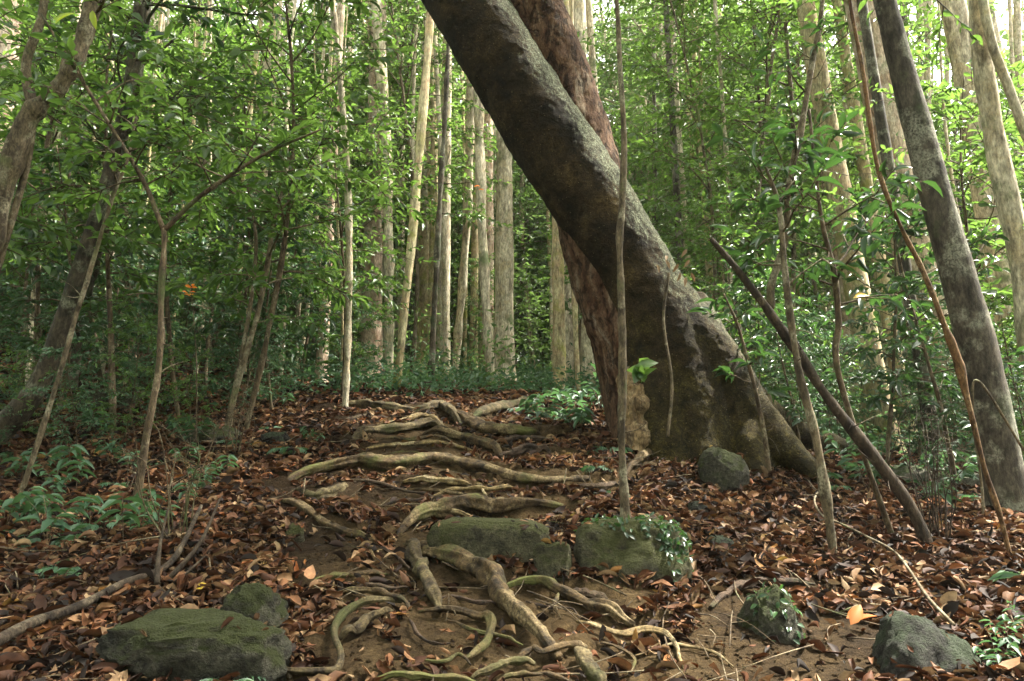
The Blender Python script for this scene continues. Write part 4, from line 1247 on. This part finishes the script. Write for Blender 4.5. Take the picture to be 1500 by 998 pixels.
bare = []
for i in range(3):
    zs = np.linspace(0, 30, 10)
    pth = np.stack([.25 * np.sin(zs / 3.5 + i * 2) - .25 * math.sin(i * 2), .2 * np.cos(zs / 4 + i) - .2 * math.cos(i), zs], -1)
    bare.append(tree("bare_pole_tree", "proto", "tree", pth, np.linspace(.095, .06, 10) * [1, 1.5, .7][i], None, [M['bark_pale'], M['bark_pale'], M['bark_yellow']][i], None, seed=190 + i, sides=9))
cnt = 0
while cnt < 26:
    Y = R.uniform(9, 15.5); u = R.uniform(-30, 520)
    put(bare[(0, 2)[cnt % 2]], gp(u, Y), R.uniform(0, 6.28), R.uniform(.28, .5), "thin pale stem rising out of the shaded undergrowth left of the trail", "thin pale stems left of the trail", (R.uniform(-.08, .08), R.uniform(-.08, .08)))
    cnt += 1
cnt = 0
while cnt < 125:
    Y = R.uniform(13, 36); u = R.uniform(330, 900) if cnt % 2 else R.uniform(930, 1650)
    if 600 < u < 800 and Y < 15: continue
    if 870 < u < 965: continue
    put(bare[cnt % 3], gp(u, Y), R.uniform(0, 6.28), R.choice([.4, .5, .65, .8, 1.0, 1.3]), "thin pale bare trunk in the close stand beyond the trail", "thin pale trunks beyond the trail", (R.uniform(-.05, .05), R.uniform(-.05, .05)))
    cnt += 1

# crowns of the tall trees, and shade crowns added over near trees (one shared mesh, a child of each tree)
def crown_mesh(seed, Rr, leaf_len, nb=13, twigs=10, nleaf=10):
    rng = np.random.default_rng(seed)
    c = np.stack([np.zeros(20), np.zeros(20), np.linspace(0, Rr * 1.0, 20)], -1)
    g = Geo(); lg = Geo()
    make_crown(rng, c, np.full(20, .1), 0, 1, nb, Rr, leaf_len, .45, SIMPLE, twigs=twigs, nleaf=nleaf, elev=(-.1, .6), limb_geo=g, leaf_geo=lg)
    a = g.obj("limbs", M['stem_pale']); b = lg.obj("crown", M['leaf_far'])
    return a, b


nl, nc = crown_mesh(8, 4.6, .17, 25, 14, 11)  # dense crowns out of view, placed overhead to shade the foreground
nl2, nc2 = nl, nc
SHADE_TOPS = [(lean, np.array([-2.6, 7.0, 9.6])), (lean, np.array([1.2, 6.4, 9.8])), (bpy.data.objects['grey_tree'], np.array([3.0, 5.6, 9.4])), (bpy.data.objects['pale_vine_tree'], np.array([5.6, 7.6, 10.0])),
             (bpy.data.objects['thin_pole_tree'], np.array([1.0, 2.2, 9.4])), (bpy.data.objects['grey_tree'], np.array([4.6, 1.6, 9.8]))]
for q, (o, top) in enumerate(SHADE_TOPS):
    for src in (nl, nc):
        c = src if q == 0 else src.copy()
        if q: COL.objects.link(c)
        c.parent = o
        c.location = [float(a) for a in top - np.array(o.location)]
        c.rotation_euler = (0, 0, q * 1.1)
        c.scale = (.95, .95, .6)
cl, cc = crown_mesh(5, 3.4, .19)
first = True
for o, top, below in TALL:
    for src in (cl, cc):
        c = src if first else src.copy()
        if not first: COL.objects.link(c)
        c.parent = o
        c.location = [float(a) for a in (top - np.array(o.location) - np.array([0, 0, 1.6]))]
        c.rotation_euler = (0, 0, R.uniform(0, 6.28))
        s = R.uniform(.8, 1.25) * (.45 if o is not lean and o.location[1] > 12.5 else 1); c.scale = (s, s, s)
    first = False

# ------------------------------------------------------------------ far forest mass and undergrowth
def scatter_leaves(name, rng, n, sampler, leaf_len, asp, tpl, mat, label, cat):
    pos = sampler(rng, n)
    lg = Geo()
    axs = rand_unit(rng, len(pos)); axs[:, 2] *= .5
    nr = np.array([0, 0, 1.0]) + rng.normal(0, .6, pos.shape)
    leaves(lg, pos, axs, nr, leaf_len * rng.uniform(.6, 1.3, len(pos)), asp, tpl)
    o = lg.obj(name, mat)
    tag(o, label, cat, kind='stuff')
    return o


def far_and_block_sampler(rng, n):
    th = rng.uniform(math.radians(20), math.radians(160), n)
    r = rng.uniform(50, 66, n)
    x, y = r * np.cos(th), r * np.sin(th)
    hmax = 22 + 6 * fbm(np.stack([th * 9, np.zeros(n), np.zeros(n)], -1), 3, 4)
    h = rng.uniform(0, 1, n) ** 1.15 * hmax
    pos = np.stack([x, y, gbase(x, y) + h], -1)
    clump = fbm(pos * .35, 3, 12)
    u, v, _ = project(pos)
    pos = pos[clump > -.3 + .35 * np.clip((h - 8) / 12, 0, 1)]
    # forest goes on unseen behind the camera; leaf shell added to block frontal skylight
    k = n // 3
    th = rng.uniform(math.radians(165), math.radians(375), k); r = rng.uniform(13, 26, k)
    x, y = r * np.cos(th), r * np.sin(th) - 1.0
    b = np.stack([x, y, gbase(x, y) + rng.uniform(0, 1, k) ** .9 * 17], -1)
    return np.concatenate([pos, b[fbm(b * .35, 3, 15) > -.12]])


scatter_leaves("far_forest_and_sky_block", np.random.default_rng(3), 120000, far_and_block_sampler, .7, .5, SIMPLE, M['leaf_far'], "far off pale green forest foliage, plus unseen leaves behind added to block skylight", "forest")


def under_sampler(rng, n):
    y = 8.5 + 36 * rng.uniform(0, 1, n) ** 1.5
    x = rng.uniform(-1, 1, n) * (y * .85 + 2)
    pos = np.stack([x, y, np.zeros(n)], -1)
    cl = fbm(pos * .55, 3, 22)
    u, v, _ = project(np.stack([x, y, gbase(x, y)], -1))
    dens = np.clip((y - 8.5) / 5, 0.05, 1)
    left = np.where(u < 420, .35 + .65 * np.clip((y - 12) / 4, 0, 1), 1)
    m = (cl > .15 - .55 * dens) & (rng.uniform(0, 1, n) < dens * left + .05)
    pos = pos[m]
    h = np.abs(rng.normal(0, .22, len(pos))) * (1 + .8 * np.clip(cl[m], 0, 1))
    pos[:, 2] = gz(pos[:, 0], pos[:, 1]) + h
    return pos


def shrub_sampler(rng, n):
    y = 14.5 + 32 * rng.uniform(0, 1, n) ** 1.2
    x = rng.uniform(-1, 1, n) * (y * .85 + 2)
    pos = np.stack([x, y, np.zeros(n)], -1)
    cl = fbm(pos * .4, 3, 41)
    m = cl > -.15
    pos, cl = pos[m], cl[m]
    h = rng.uniform(0, 1, len(pos)) ** 1.6 * (1.0 + 3.2 * np.clip(cl + .15, 0, 1))
    pos[:, 2] = gz(pos[:, 0], pos[:, 1]) + h
    return pos


scatter_leaves("shrub_layer", np.random.default_rng(6), 110000, shrub_sampler, .15, .42, SIMPLE, M['leaf_far'], "loose layer of green shrubs between the far trunks", "shrubs")
scatter_leaves("undergrowth", np.random.default_rng(4), 90000, under_sampler, .13, .42, SIMPLE, M['leaf_under'], "low green undergrowth covering the forest floor", "undergrowth")

# ------------------------------------------------------------------ seedlings on the near floor
def seedling(seed, kind):
    rng = np.random.default_rng(seed)
    o = thing("seedling", (0, 0, 0), "proto", "plant")
    g = Geo(); lg = Geo()
    if kind == 0:      # single stem with a whorl of narrow leaves
        H = .32
        pts = np.array([[0, 0, -.03], [.02, 0, H * .5], [.0, .03, H]])
        tube(g, pts, np.array([.004, .003, .002]), 8, 5, rough=0)
        n = 9
        az = np.arange(n) * 2.4
        pos = np.stack([np.zeros(n) + .01, np.zeros(n) + .02, np.linspace(H * .55, H, n)], -1)
        A = np.stack([np.cos(az), np.sin(az), rng.uniform(-.3, .35, n)], -1)
        leaves(lg, pos, A, np.array([0, 0, 1.0]) + rng.normal(0, .2, (n, 3)), rng.uniform(.12, .2, n), .28, LANCE)
    elif kind == 1:    # few arching sprays of paired leaflets
        for b in range(5):
            az = b * 1.3 + rng.uniform(-.3, .3); L = rng.uniform(.28, .42)
            d = np.array([math.cos(az), math.sin(az), .75]); d /= np.linalg.norm(d)
            s = np.linspace(0, 1, 12)
            c = d[None] * (s * L)[:, None]; c[:, 2] -= .6 * L * s ** 2
            tube(g, c, np.linspace(.0035, .001, 12), sides=4, rough=0, raw=True)
            tn = unit(np.gradient(c, axis=0)); sd = unit(np.cross(tn, [0, 0, 1.0]))
            for sg in (1, -1):
                q = c[3:]; A = sd[3:] * sg + tn[3:] * .45
                ln = .085 * np.sin(np.linspace(.5, 2.9, len(q))) + .02
                leaves(lg, q, A, np.tile([0, 0, 1.0], (len(q), 1)) + rng.normal(0, .15, q.shape), ln, .3, LANCE)
    else:              # broad leaved low plant
        for b in range(4):
            az = b * 1.7 + rng.uniform(-.4, .4); H = rng.uniform(.18, .36)
            c = np.array([[0, 0, -.02], [math.cos(az) * .06, math.sin(az) * .06, H * .6], [math.cos(az) * .15, math.sin(az) * .15, H]])
            tube(g, c, np.array([.004, .003, .002]), 8, 5, rough=0)
            n = 6
            a2 = az + rng.uniform(-1.6, 1.6, n)
            pos = spline(c, 10)[[4, 5, 6, 7, 8, 9]]
            A = np.stack([np.cos(a2), np.sin(a2), rng.uniform(-.4, .3, n)], -1)
            leaves(lg, pos, A, np.array([0, 0, 1.0]) + rng.normal(0, .25, (n, 3)), rng.uniform(.09, .15, n), .42, BROAD)
    g.obj("stem", M['stem_brown'], o); lg.obj("leaves", M['leaf_under'], o)
    return o


seeds = [seedling(200, 0), seedling(201, 1), seedling(202, 2), seedling(203, 1), seedling(204, 2)]
LEFTS = [(130, 770), (170, 745), (205, 790), (225, 740), (250, 775), (160, 690), (110, 720), (190, 650), (230, 610), (280, 640), (300, 590), (200, 570), (140, 640), (60, 700), (30, 610), (60, 650),
         (330, 700), (350, 650), (270, 690), (100, 840), (60, 860), (340, 600), (380, 590), (250, 560), (20, 560), (150, 590), (400, 570), (450, 580), (420, 600), (90, 760), (300, 720), (20, 780)]
LEFTS += [(R.uniform(-20, 470) , R.uniform(545, 800)) for _ in range(60)]
LEFTS = [(u, v) for u, v in LEFTS if v < 820 - max(0, u - 150) * .45]
for i, (u, v) in enumerate(LEFTS):
    q = G(u, v); q[2] = ground_at(q[0], q[1])
    put(seeds[i % 5], q, R.uniform(0, 6.28), R.uniform(.45, 1.0), "small green seedling in the leaf litter left of the trail", "seedlings left of the trail")
RIGHTS = [(870, 690), (895, 660), (850, 640), (880, 610), (840, 615), (820, 600), (900, 720), (1165, 660), (1240, 690), (1280, 680), (1320, 700), (1350, 720), (1380, 760), (1300, 660), (1400, 720), (1200, 700), (1460, 760),
          (1330, 660), (1270, 720), (1410, 690), (780, 605), (760, 600), (800, 595)]
RIGHTS += [(R.uniform(1120, 1500), R.uniform(640, 740)) for _ in range(30)] + [(R.uniform(780, 900), R.uniform(592, 640)) for _ in range(12)]
for i, (u, v) in enumerate(RIGHTS):
    q = G(u, v); q[2] = ground_at(q[0], q[1])
    put(seeds[(i * 2 + 1) % 5], q, R.uniform(0, 6.28), R.uniform(.6, 1.25), "small green seedling on the floor right of the trail", "seedlings right of the trail")
for q, (u, v) in enumerate([(150, 770), (215, 765), (235, 735), (110, 835), (180, 805), (70, 790)]):
    pq = G(u, v); pq[2] = ground_at(pq[0], pq[1])
    put(seeds[(1, 0, 3)[q % 3]], pq, R.uniform(0, 6.28), R.uniform(.7, 1.0), "fern like seedling with long narrow leaves above the fallen branch", "fern like seedlings at lower left")
for u, v in [(1482, 965), (1462, 985), (1498, 940)]:
    q = G(u, v); q[2] = ground_at(q[0], q[1])
    put(seeds[2], q, R.uniform(0, 6.28), .4, "tiny leafy seedling in the litter at the lower right corner", "seedlings at the lower right corner")
q = G(338, 1004); put(seeds[3], q, .4, .62, "dark seedling growing in front of the long mossy rock", "seedlings left of the trail")

# creeping fern on the boulders
def creeper(ob, n, label, u_lo, seed, ln):
    rng = np.random.default_rng(seed)
    V = np.array([v.co[:] for v in ob.data.vertices]) ; Nn = np.array([v.normal[:] for v in ob.data.vertices])
    Vw = V + np.array(ob.location)
    sc = fbm(Vw * 4.5, 2, seed) + .6 * Nn[:, 2] + .4 * (V[:, 0] / np.abs(V[:, 0]).max())
    m = (Nn[:, 1] < .4) & (Nn[:, 2] > u_lo) & (sc > np.quantile(sc, .55))
    idx = rng.choice(np.where(m)[0], n)
    A = Nn[idx] * .35 + rng.normal(0, .5, (n, 3)); A[:, 2] -= .5
    lg = Geo()
    leaves(lg, Vw[idx] + Nn[idx] * .004, A, Nn[idx] + rng.normal(0, .35, (n, 3)), ln * rng.uniform(.6, 1.3, n), .55, BROAD)
    o = lg.obj("creeping_fern", M['leaf_dark'], origin=ob.location); o.location = ob.location
    tag(o, label, "fern")


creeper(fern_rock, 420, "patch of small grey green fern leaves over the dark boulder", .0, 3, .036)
creeper(small_rock, 90, "few small grey green leaves clinging to the small round rock", -.1, 5, .036)

# ------------------------------------------------------------------ leaf litter
def curl_tpl(roll, bend, prof):
    s = np.linspace(0, 1, 5); w = np.interp(s, [0, .25, .55, .8, 1], prof)
    V = []
    for a, b in zip(s, w):
        for j in (-1, -.5, 0, .5, 1):
            y = b * j
            th = roll * y * 2
            V.append((a, math.sin(th) / (2 * roll) if abs(roll) > 1e-3 else y, (1 - math.cos(th)) / (2 * roll) * 1.0 - bend * (a - .4) ** 2 + .02 * math.sin(9 * a + 3 * j)))
    f4 = []
    for i in range(4):
        for j in range(4):
            f4.append((i * 5 + j, (i + 1) * 5 + j, (i + 1) * 5 + j + 1, i * 5 + j + 1))
    return np.array(V), np.zeros((0, 3), int), np.array(f4)


LIT = [curl_tpl(r, b, p) for r, b, p in [(.5, .3, (.03, .4, .5, .32, .01)), (1.6, .2, (.03, .36, .5, .36, .02)), (2.6, -.2, (.05, .42, .5, .4, .05)), (-.9, .5, (.03, .38, .5, .3, .01)),
                                         (.2, -.5, (.03, .42, .5, .36, .01)), (3.0, .5, (.1, .4, .5, .45, .1)), (.8, .6, (.3, .5, .42, .5, .3)), (.4, -.2, (.02, .2, .5, .28, .01)), (1.2, .9, (.02, .5, .36, .2, .01)), (3.6, .2, (.2, .4, .5, .4, .25))]]
BARE = [(1160, 960, 165, 62), (690, 880, 70, 50), (520, 960, 60, 32), (880, 880, 80, 28), (480, 800, 45, 40), (640, 930, 60, 30), (590, 640, 60, 12), (560, 735, 45, 12), (690, 692, 60, 12), (800, 905, 60, 40),
        (1080, 900, 60, 30), (600, 663, 80, 8), (450, 820, 40, 25), (760, 975, 55, 25), (620, 960, 30, 20)]


def litter(rng, n, ylo, yhi, power, l0, l1, xs):
    y = ylo + (yhi - ylo) * rng.uniform(0, 1, n) ** power
    x = rng.uniform(-1, 1, n) * (y * xs + .4)
    z = gz(x, y)
    u, v, _ = project(np.stack([x, y, z], -1))
    keepp = np.ones(n, bool)
    for a, b, ra, rb in BARE:
        e = ((u - a) / ra) ** 2 + ((v - b) / rb) ** 2
        keepp &= ~((e < 1) & (rng.uniform(0, 1, n) < .95))
    for rx, ry, w, d in ROCK_SPOTS:
        e = ((x - rx) / (w * 1.0)) ** 2 + ((y - ry) / (d * 1.0)) ** 2
        keepp &= e > .85
    dmin = np.full(n, 9.0); rs = np.full(n, .05); below = np.zeros(n, bool)
    for a, b, r in _SEG:
        d = b - a
        t = np.clip(((x - a[0]) * d[0] + (y - a[1]) * d[1]) / (d @ d + 1e-9), 0, 1)
        cx, cy = x - a[0] - t * d[0], y - a[1] - t * d[1]
        q = np.hypot(cx, cy); c = q < dmin
        dmin = np.where(c, q, dmin); rs = np.where(c, r, rs); below = np.where(c, cy < 0, below)
    keepp &= ~((dmin < rs * 1.7 + .012) & (rng.uniform(0, 1, n) < .93))
    keepp &= ~(below & (dmin < rs + .12) & (rng.uniform(0, 1, n) < .75))
    # thinner on the tread of the trail
    trail = (np.abs(u - np.interp(v, [590, 700, 800, 998], [700, 640, 690, 720])) < np.interp(v, [590, 998], [90, 260]))
    keepp &= ~(trail & (fbm(np.stack([x * 2.2, y * 2.2, z * 0], -1), 2, 31) > -.02) & (rng.uniform(0, 1, n) < .5))
    x, y, z = x[keepp], y[keepp], z[keepp]
    n = len(x)
    # slope of the ground
    e = .03
    gxn = (gz(x + e, y) - z) / e; gyn = (gz(x, y + e) - z) / e
    nr = unit(np.stack([-gxn, -gyn, np.ones(n)], -1)) + rng.normal(0, .62, (n, 3))
    az = rng.uniform(0, 2 * PI, n)
    A = np.stack([np.cos(az), np.sin(az), rng.normal(0, .25, n)], -1)
    A = A - unit(nr) * (A * unit(nr)).sum(-1, keepdims=True)
    ln = l0 + (l1 - l0) * rng.beta(1.6, 2.0, n) * 1.25
    pos = np.stack([x, y, z + .006 + np.abs(rng.normal(0, .022, n))], -1) - unit(A) * (ln * .5)[:, None]
    return pos, A, nr, ln


lg = Geo()
rng = np.random.default_rng(77)
for n, ylo, yhi, pw, l0, l1, xs in [(30000, 2.3, 7, .8, .012, .04, .85), (36000, 2.3, 5.5, .8, .03, .115, .85), (44000, 5.0, 10, .9, .045, .12, .85), (26000, 9, 22, 1.3, .08, .17, .85)]:
    pos, A, nr, ln = litter(rng, n, ylo, yhi, pw, l0, l1, xs)
    which = rng.integers(0, len(LIT), len(pos))
    for kx in range(len(LIT)):
        m = which == kx
        leaves(lg, pos[m], A[m], nr[m], ln[m], rng.uniform(.24, .52, m.sum()), LIT[kx])
for ob in ROCK_OBS:      # leaves that came to rest on the stones
    V = np.array([v.co[:] for v in ob.data.vertices]); Nn = np.array([v.normal[:] for v in ob.data.vertices])
    idx = np.where(Nn[:, 2] > .75)[0]
    if len(idx) < 20: continue
    k_ = int(rng.integers(5, 14)); idx = rng.choice(idx, k_)
    A = rng.normal(0, 1, (k_, 3)); A -= Nn[idx] * (A * Nn[idx]).sum(-1, keepdims=True)
    ln = rng.uniform(.03, .085, k_)
    leaves(lg, V[idx] + np.array(ob.location) + Nn[idx] * .008 - unit(A) * ln[:, None] * .5, A, Nn[idx] + rng.normal(0, .2, (k_, 3)), ln, .42, LIT[k_ % len(LIT)])
pos, A, nr, ln = litter(rng, 1300, 2.4, 6, .8, .085, .13, .85)
nr = nr * .6 + np.array([0, -.1, .6])
for kx, sel in enumerate(np.array_split(np.arange(len(pos)), 3)):
    leaves(lg, pos[sel] + [0, 0, .02], A[sel], nr[sel], ln[sel], .48, LIT[(0, 3, 4)[kx]])
lit = lg.obj("leaf_litter", M['litter'])
tag(lit, "carpet of fallen brown and reddish leaves over the slope", "leaf litter", kind='stuff')

def grit(rng, n):
    y = rng.uniform(2.6, 9, n); x = rng.uniform(-1.3, 1.9, n) * (.5 + y * .12)
    r = .003 + .012 * rng.uniform(0, 1, n) ** 4
    T = np.array([(1, 0, 0), (-1, 0, 0), (0, 1, 0), (0, -1, 0), (0, 0, .8), (0, 0, -.8)])
    f = np.array([(0, 2, 4), (2, 1, 4), (1, 3, 4), (3, 0, 4), (2, 0, 5), (1, 2, 5), (3, 1, 5), (0, 3, 5)])
    V = T[None] * r[:, None, None] * rng.uniform(.6, 1.4, (n, 6, 1)) + np.stack([x, y, gz(x, y) + r * .2], -1)[:, None]
    g = Geo(); g.add(V.reshape(-1, 3), (f[None] + np.arange(n)[:, None, None] * 6).reshape(-1, 3))
    return g


tg = Geo(); rt = np.random.default_rng(15)
for q in range(520):
    y = 2.6 + 8.5 * rt.uniform() ** 1.2; x = rt.uniform(-1, 1) * (y * .8 + .3); a = rt.uniform(0, 6.28); L = rt.uniform(.05, .28)
    pp_ = np.array([[x - math.cos(a) * L, y - math.sin(a) * L, 0], [x + rt.normal(0, .02), y + rt.normal(0, .02), 0], [x + math.cos(a) * L, y + math.sin(a) * L, 0]])
    pp_[:, 2] = gz(pp_[:, 0], pp_[:, 1]) + .03 + rt.uniform(0, .03, 3)
    tube(tg, pp_, np.array([1, .8, .4]) * rt.uniform(.0018, .005), 6, 5, rough=.1, nscale=30, seed=q)
to = tg.obj("twig_litter", M['stem_brown'])
tag(to, "broken twigs strewn through the fallen leaves", "twigs", kind='stuff')
go = grit(np.random.default_rng(9), 16000).obj("soil_crumbs", M['soil'])
tag(go, "grit and soil crumbs on the worn trail", "soil crumbs", kind='stuff')

# single conspicuous leaves
def single(name, label, uvp, Yd, ln, mat, asp=.45, axis=(1, 0, .3), nrm=(0, -.7, .7), n=1, spread=0):
    rng = np.random.default_rng(hash(label) % 1000 if False else len(label))
    p = P(uvp[0], uvp[1], Yd) if Yd else G(*uvp) + np.array([0, 0, .045])
    lg = Geo()
    pos = np.zeros((n, 3)) + rng.normal(0, spread, (n, 3))
    A = np.tile(np.array(axis, float), (n, 1)) + (rng.normal(0, .7, (n, 3)) if n > 1 else 0)
    leaves(lg, pos - unit(A) * ln * .5, A, np.tile(np.array(nrm, float), (n, 1)) + (rng.normal(0, .4, (n, 3)) if n > 1 else 0), ln, asp, BROAD)
    o = lg.obj(name, mat); o.location = [float(a) for a in p]
    tag(o, label, "leaf")
    return o


single("yellow_leaf", "bright yellow hanging leaf right of the dead branch", (1262, 433), 5, .13, M['leaf_yellow'], .4, (1, 0, .35))
single("yellow_leaf", "yellow fallen leaf resting above the long mossy rock", (296, 873), None, .09, M['leaf_yellow'], .5, (.8, .3, .1))
oo = single("orange_leaf", "cluster of bright orange leaves on a thin shoot left of the trail", (280, 425), 6.6, .062, M['leaf_orange'], .5, (1, 0, .1), n=7, spread=.03)
g = Geo(); tube(g, np.vstack([gp(292, 6.6), uvY([(288, 540), (284, 470), (280, 427)], 6.6)]), np.array([.007, .006, .004, .002]), 20, 6, seed=4)
g.obj("stem", M['stem_brown'], oo, origin=np.array(oo.location))
single("orange_leaf", "small orange leaf hanging beside the leaning tree's left side", (702, 277), 8.5, .07, M['leaf_orange'], .5, (1, 0, .1), n=3, spread=.03)
single("orange_leaf", "orange fallen leaf on the dark patch of earth at lower right", (1262, 922), None, .12, M['leaf_rust'], .5, (.5, .2, .1), (-.1, -.6, .8), n=3, spread=.03)
single("tan_leaf", "large tan fallen leaf propped up at lower right", (1292, 875), None, .13, M['leaf_withered'], .5, (1, .2, .05), (0, -.6, .8))
single("lime_leaf", "lime yellow leaf lit up at the top left corner", (92, 24), 4.6, .15, M['leaf_lime'], .4, (.5, 0, .6))
single("lime_leaf", "second lime yellow leaf hanging at the top left corner", (137, 28), 4.6, .13, M['leaf_lime'], .35, (.2, 0, -1))
single("withered_leaves", "bunch of withered tan leaves on the right flank of the leaning tree", (988, 385), 6.7, .10, M['leaf_withered'], .34, (0, 0, -1), (0, -1, .2), n=9, spread=.11)
single("green_leaves", "sprig of bright green leaves before the foot of the leaning tree", (942, 540), 4.7, .16, M['leaf_mid'], .5, (.3, 0, .0), (0, -.9, .4), n=7, spread=.035)
single("pale_leaf", "pale blue green leaf shining at the right edge low down", (1460, 840), 4.1, .2, M['leaf_under'], .22, (1, 0, .1), (0, -.6, .8), n=2, spread=.02)

# ------------------------------------------------------------------ thin haze volume added to lift the dark background
hx, hy0, hy1, hz0, hz1 = 205, -30, 215, -60, 75
HV = [(x, y, z) for z in (hz0, hz1) for y in (hy0, hy1) for x in (-hx, hx)]
HF = np.array([(0, 2, 3, 1), (4, 5, 7, 6), (0, 1, 5, 4), (2, 6, 7, 3), (0, 4, 6, 2), (1, 3, 7, 5)])
hm = bpy.data.materials.new("fill_haze"); hm.use_nodes = True
for n_ in list(hm.node_tree.nodes): hm.node_tree.nodes.remove(n_)
ho = hm.node_tree.nodes.new("ShaderNodeOutputMaterial"); pv = hm.node_tree.nodes.new("ShaderNodeVolumePrincipled")
pv.inputs['Color'].default_value = (.90, .95, .88, 1); pv.inputs['Density'].default_value = HAZE
hm.node_tree.links.new(pv.outputs[0], ho.inputs['Volume'])
haze = mesh_obj("haze", HV, [HF], hm, smooth=False)
tag(haze, "thin pale haze added to lighten dark gaps between the trees", "haze", kind='stuff')

# ------------------------------------------------------------------ light
w = bpy.data.worlds.new("World"); scene.world = w; w.use_nodes = True
nt = w.node_tree
for n_ in list(nt.nodes): nt.nodes.remove(n_)
sky = nt.nodes.new("ShaderNodeTexSky"); sky.sky_type = 'NISHITA'; sky.sun_disc = False
SUN_EL, SUN_AZ = math.radians(58), math.radians(72)     # azimuth measured from +Y towards +X
sky.sun_elevation = SUN_EL; sky.sun_rotation = SUN_AZ
sky.air_density = 1.0; sky.dust_density = 4.0; sky.ozone_density = 1.0
bg = nt.nodes.new("ShaderNodeBackground"); bg.inputs[1].default_value = .15
wo = nt.nodes.new("ShaderNodeOutputWorld")
hs = nt.nodes.new('ShaderNodeHueSaturation'); hs.inputs['Saturation'].default_value = .15
nt.links.new(sky.outputs[0], hs.inputs['Color']); nt.links.new(mix(nt, 1.0, hs.outputs[0], (1.0, .955, .86), 'MULTIPLY'), bg.inputs[0]); nt.links.new(bg.outputs[0], wo.inputs[0])
sd = bpy.data.lights.new("sun", 'SUN'); sd.energy = 4.0; sd.angle = math.radians(2.5); sd.color = (1, .93, .80)
so = bpy.data.objects.new("sun", sd); COL.objects.link(so)
dirv = Vector((math.sin(SUN_AZ) * math.cos(SUN_EL), math.cos(SUN_AZ) * math.cos(SUN_EL), math.sin(SUN_EL)))
so.rotation_euler = dirv.to_track_quat('Z', 'Y').to_euler()
so.location = (10, 10, 30)

scene.render.engine = 'CYCLES'
scene.cycles.use_denoising = True
scene.cycles.max_bounces = 7
scene.cycles.diffuse_bounces = 5
scene.cycles.glossy_bounces = 2
scene.cycles.volume_bounces = 0
scene.cycles.transmission_bounces = 4
scene.cycles.transparent_max_bounces = 4
scene.cycles.sample_clamp_indirect = 6
scene.cycles.caustics_reflective = False
scene.cycles.caustics_refractive = False
vs = scene.view_settings
vs.view_transform = 'Standard'; vs.look = 'None'; vs.exposure = 2.95; vs.gamma = 1; vs.use_curve_mapping = False
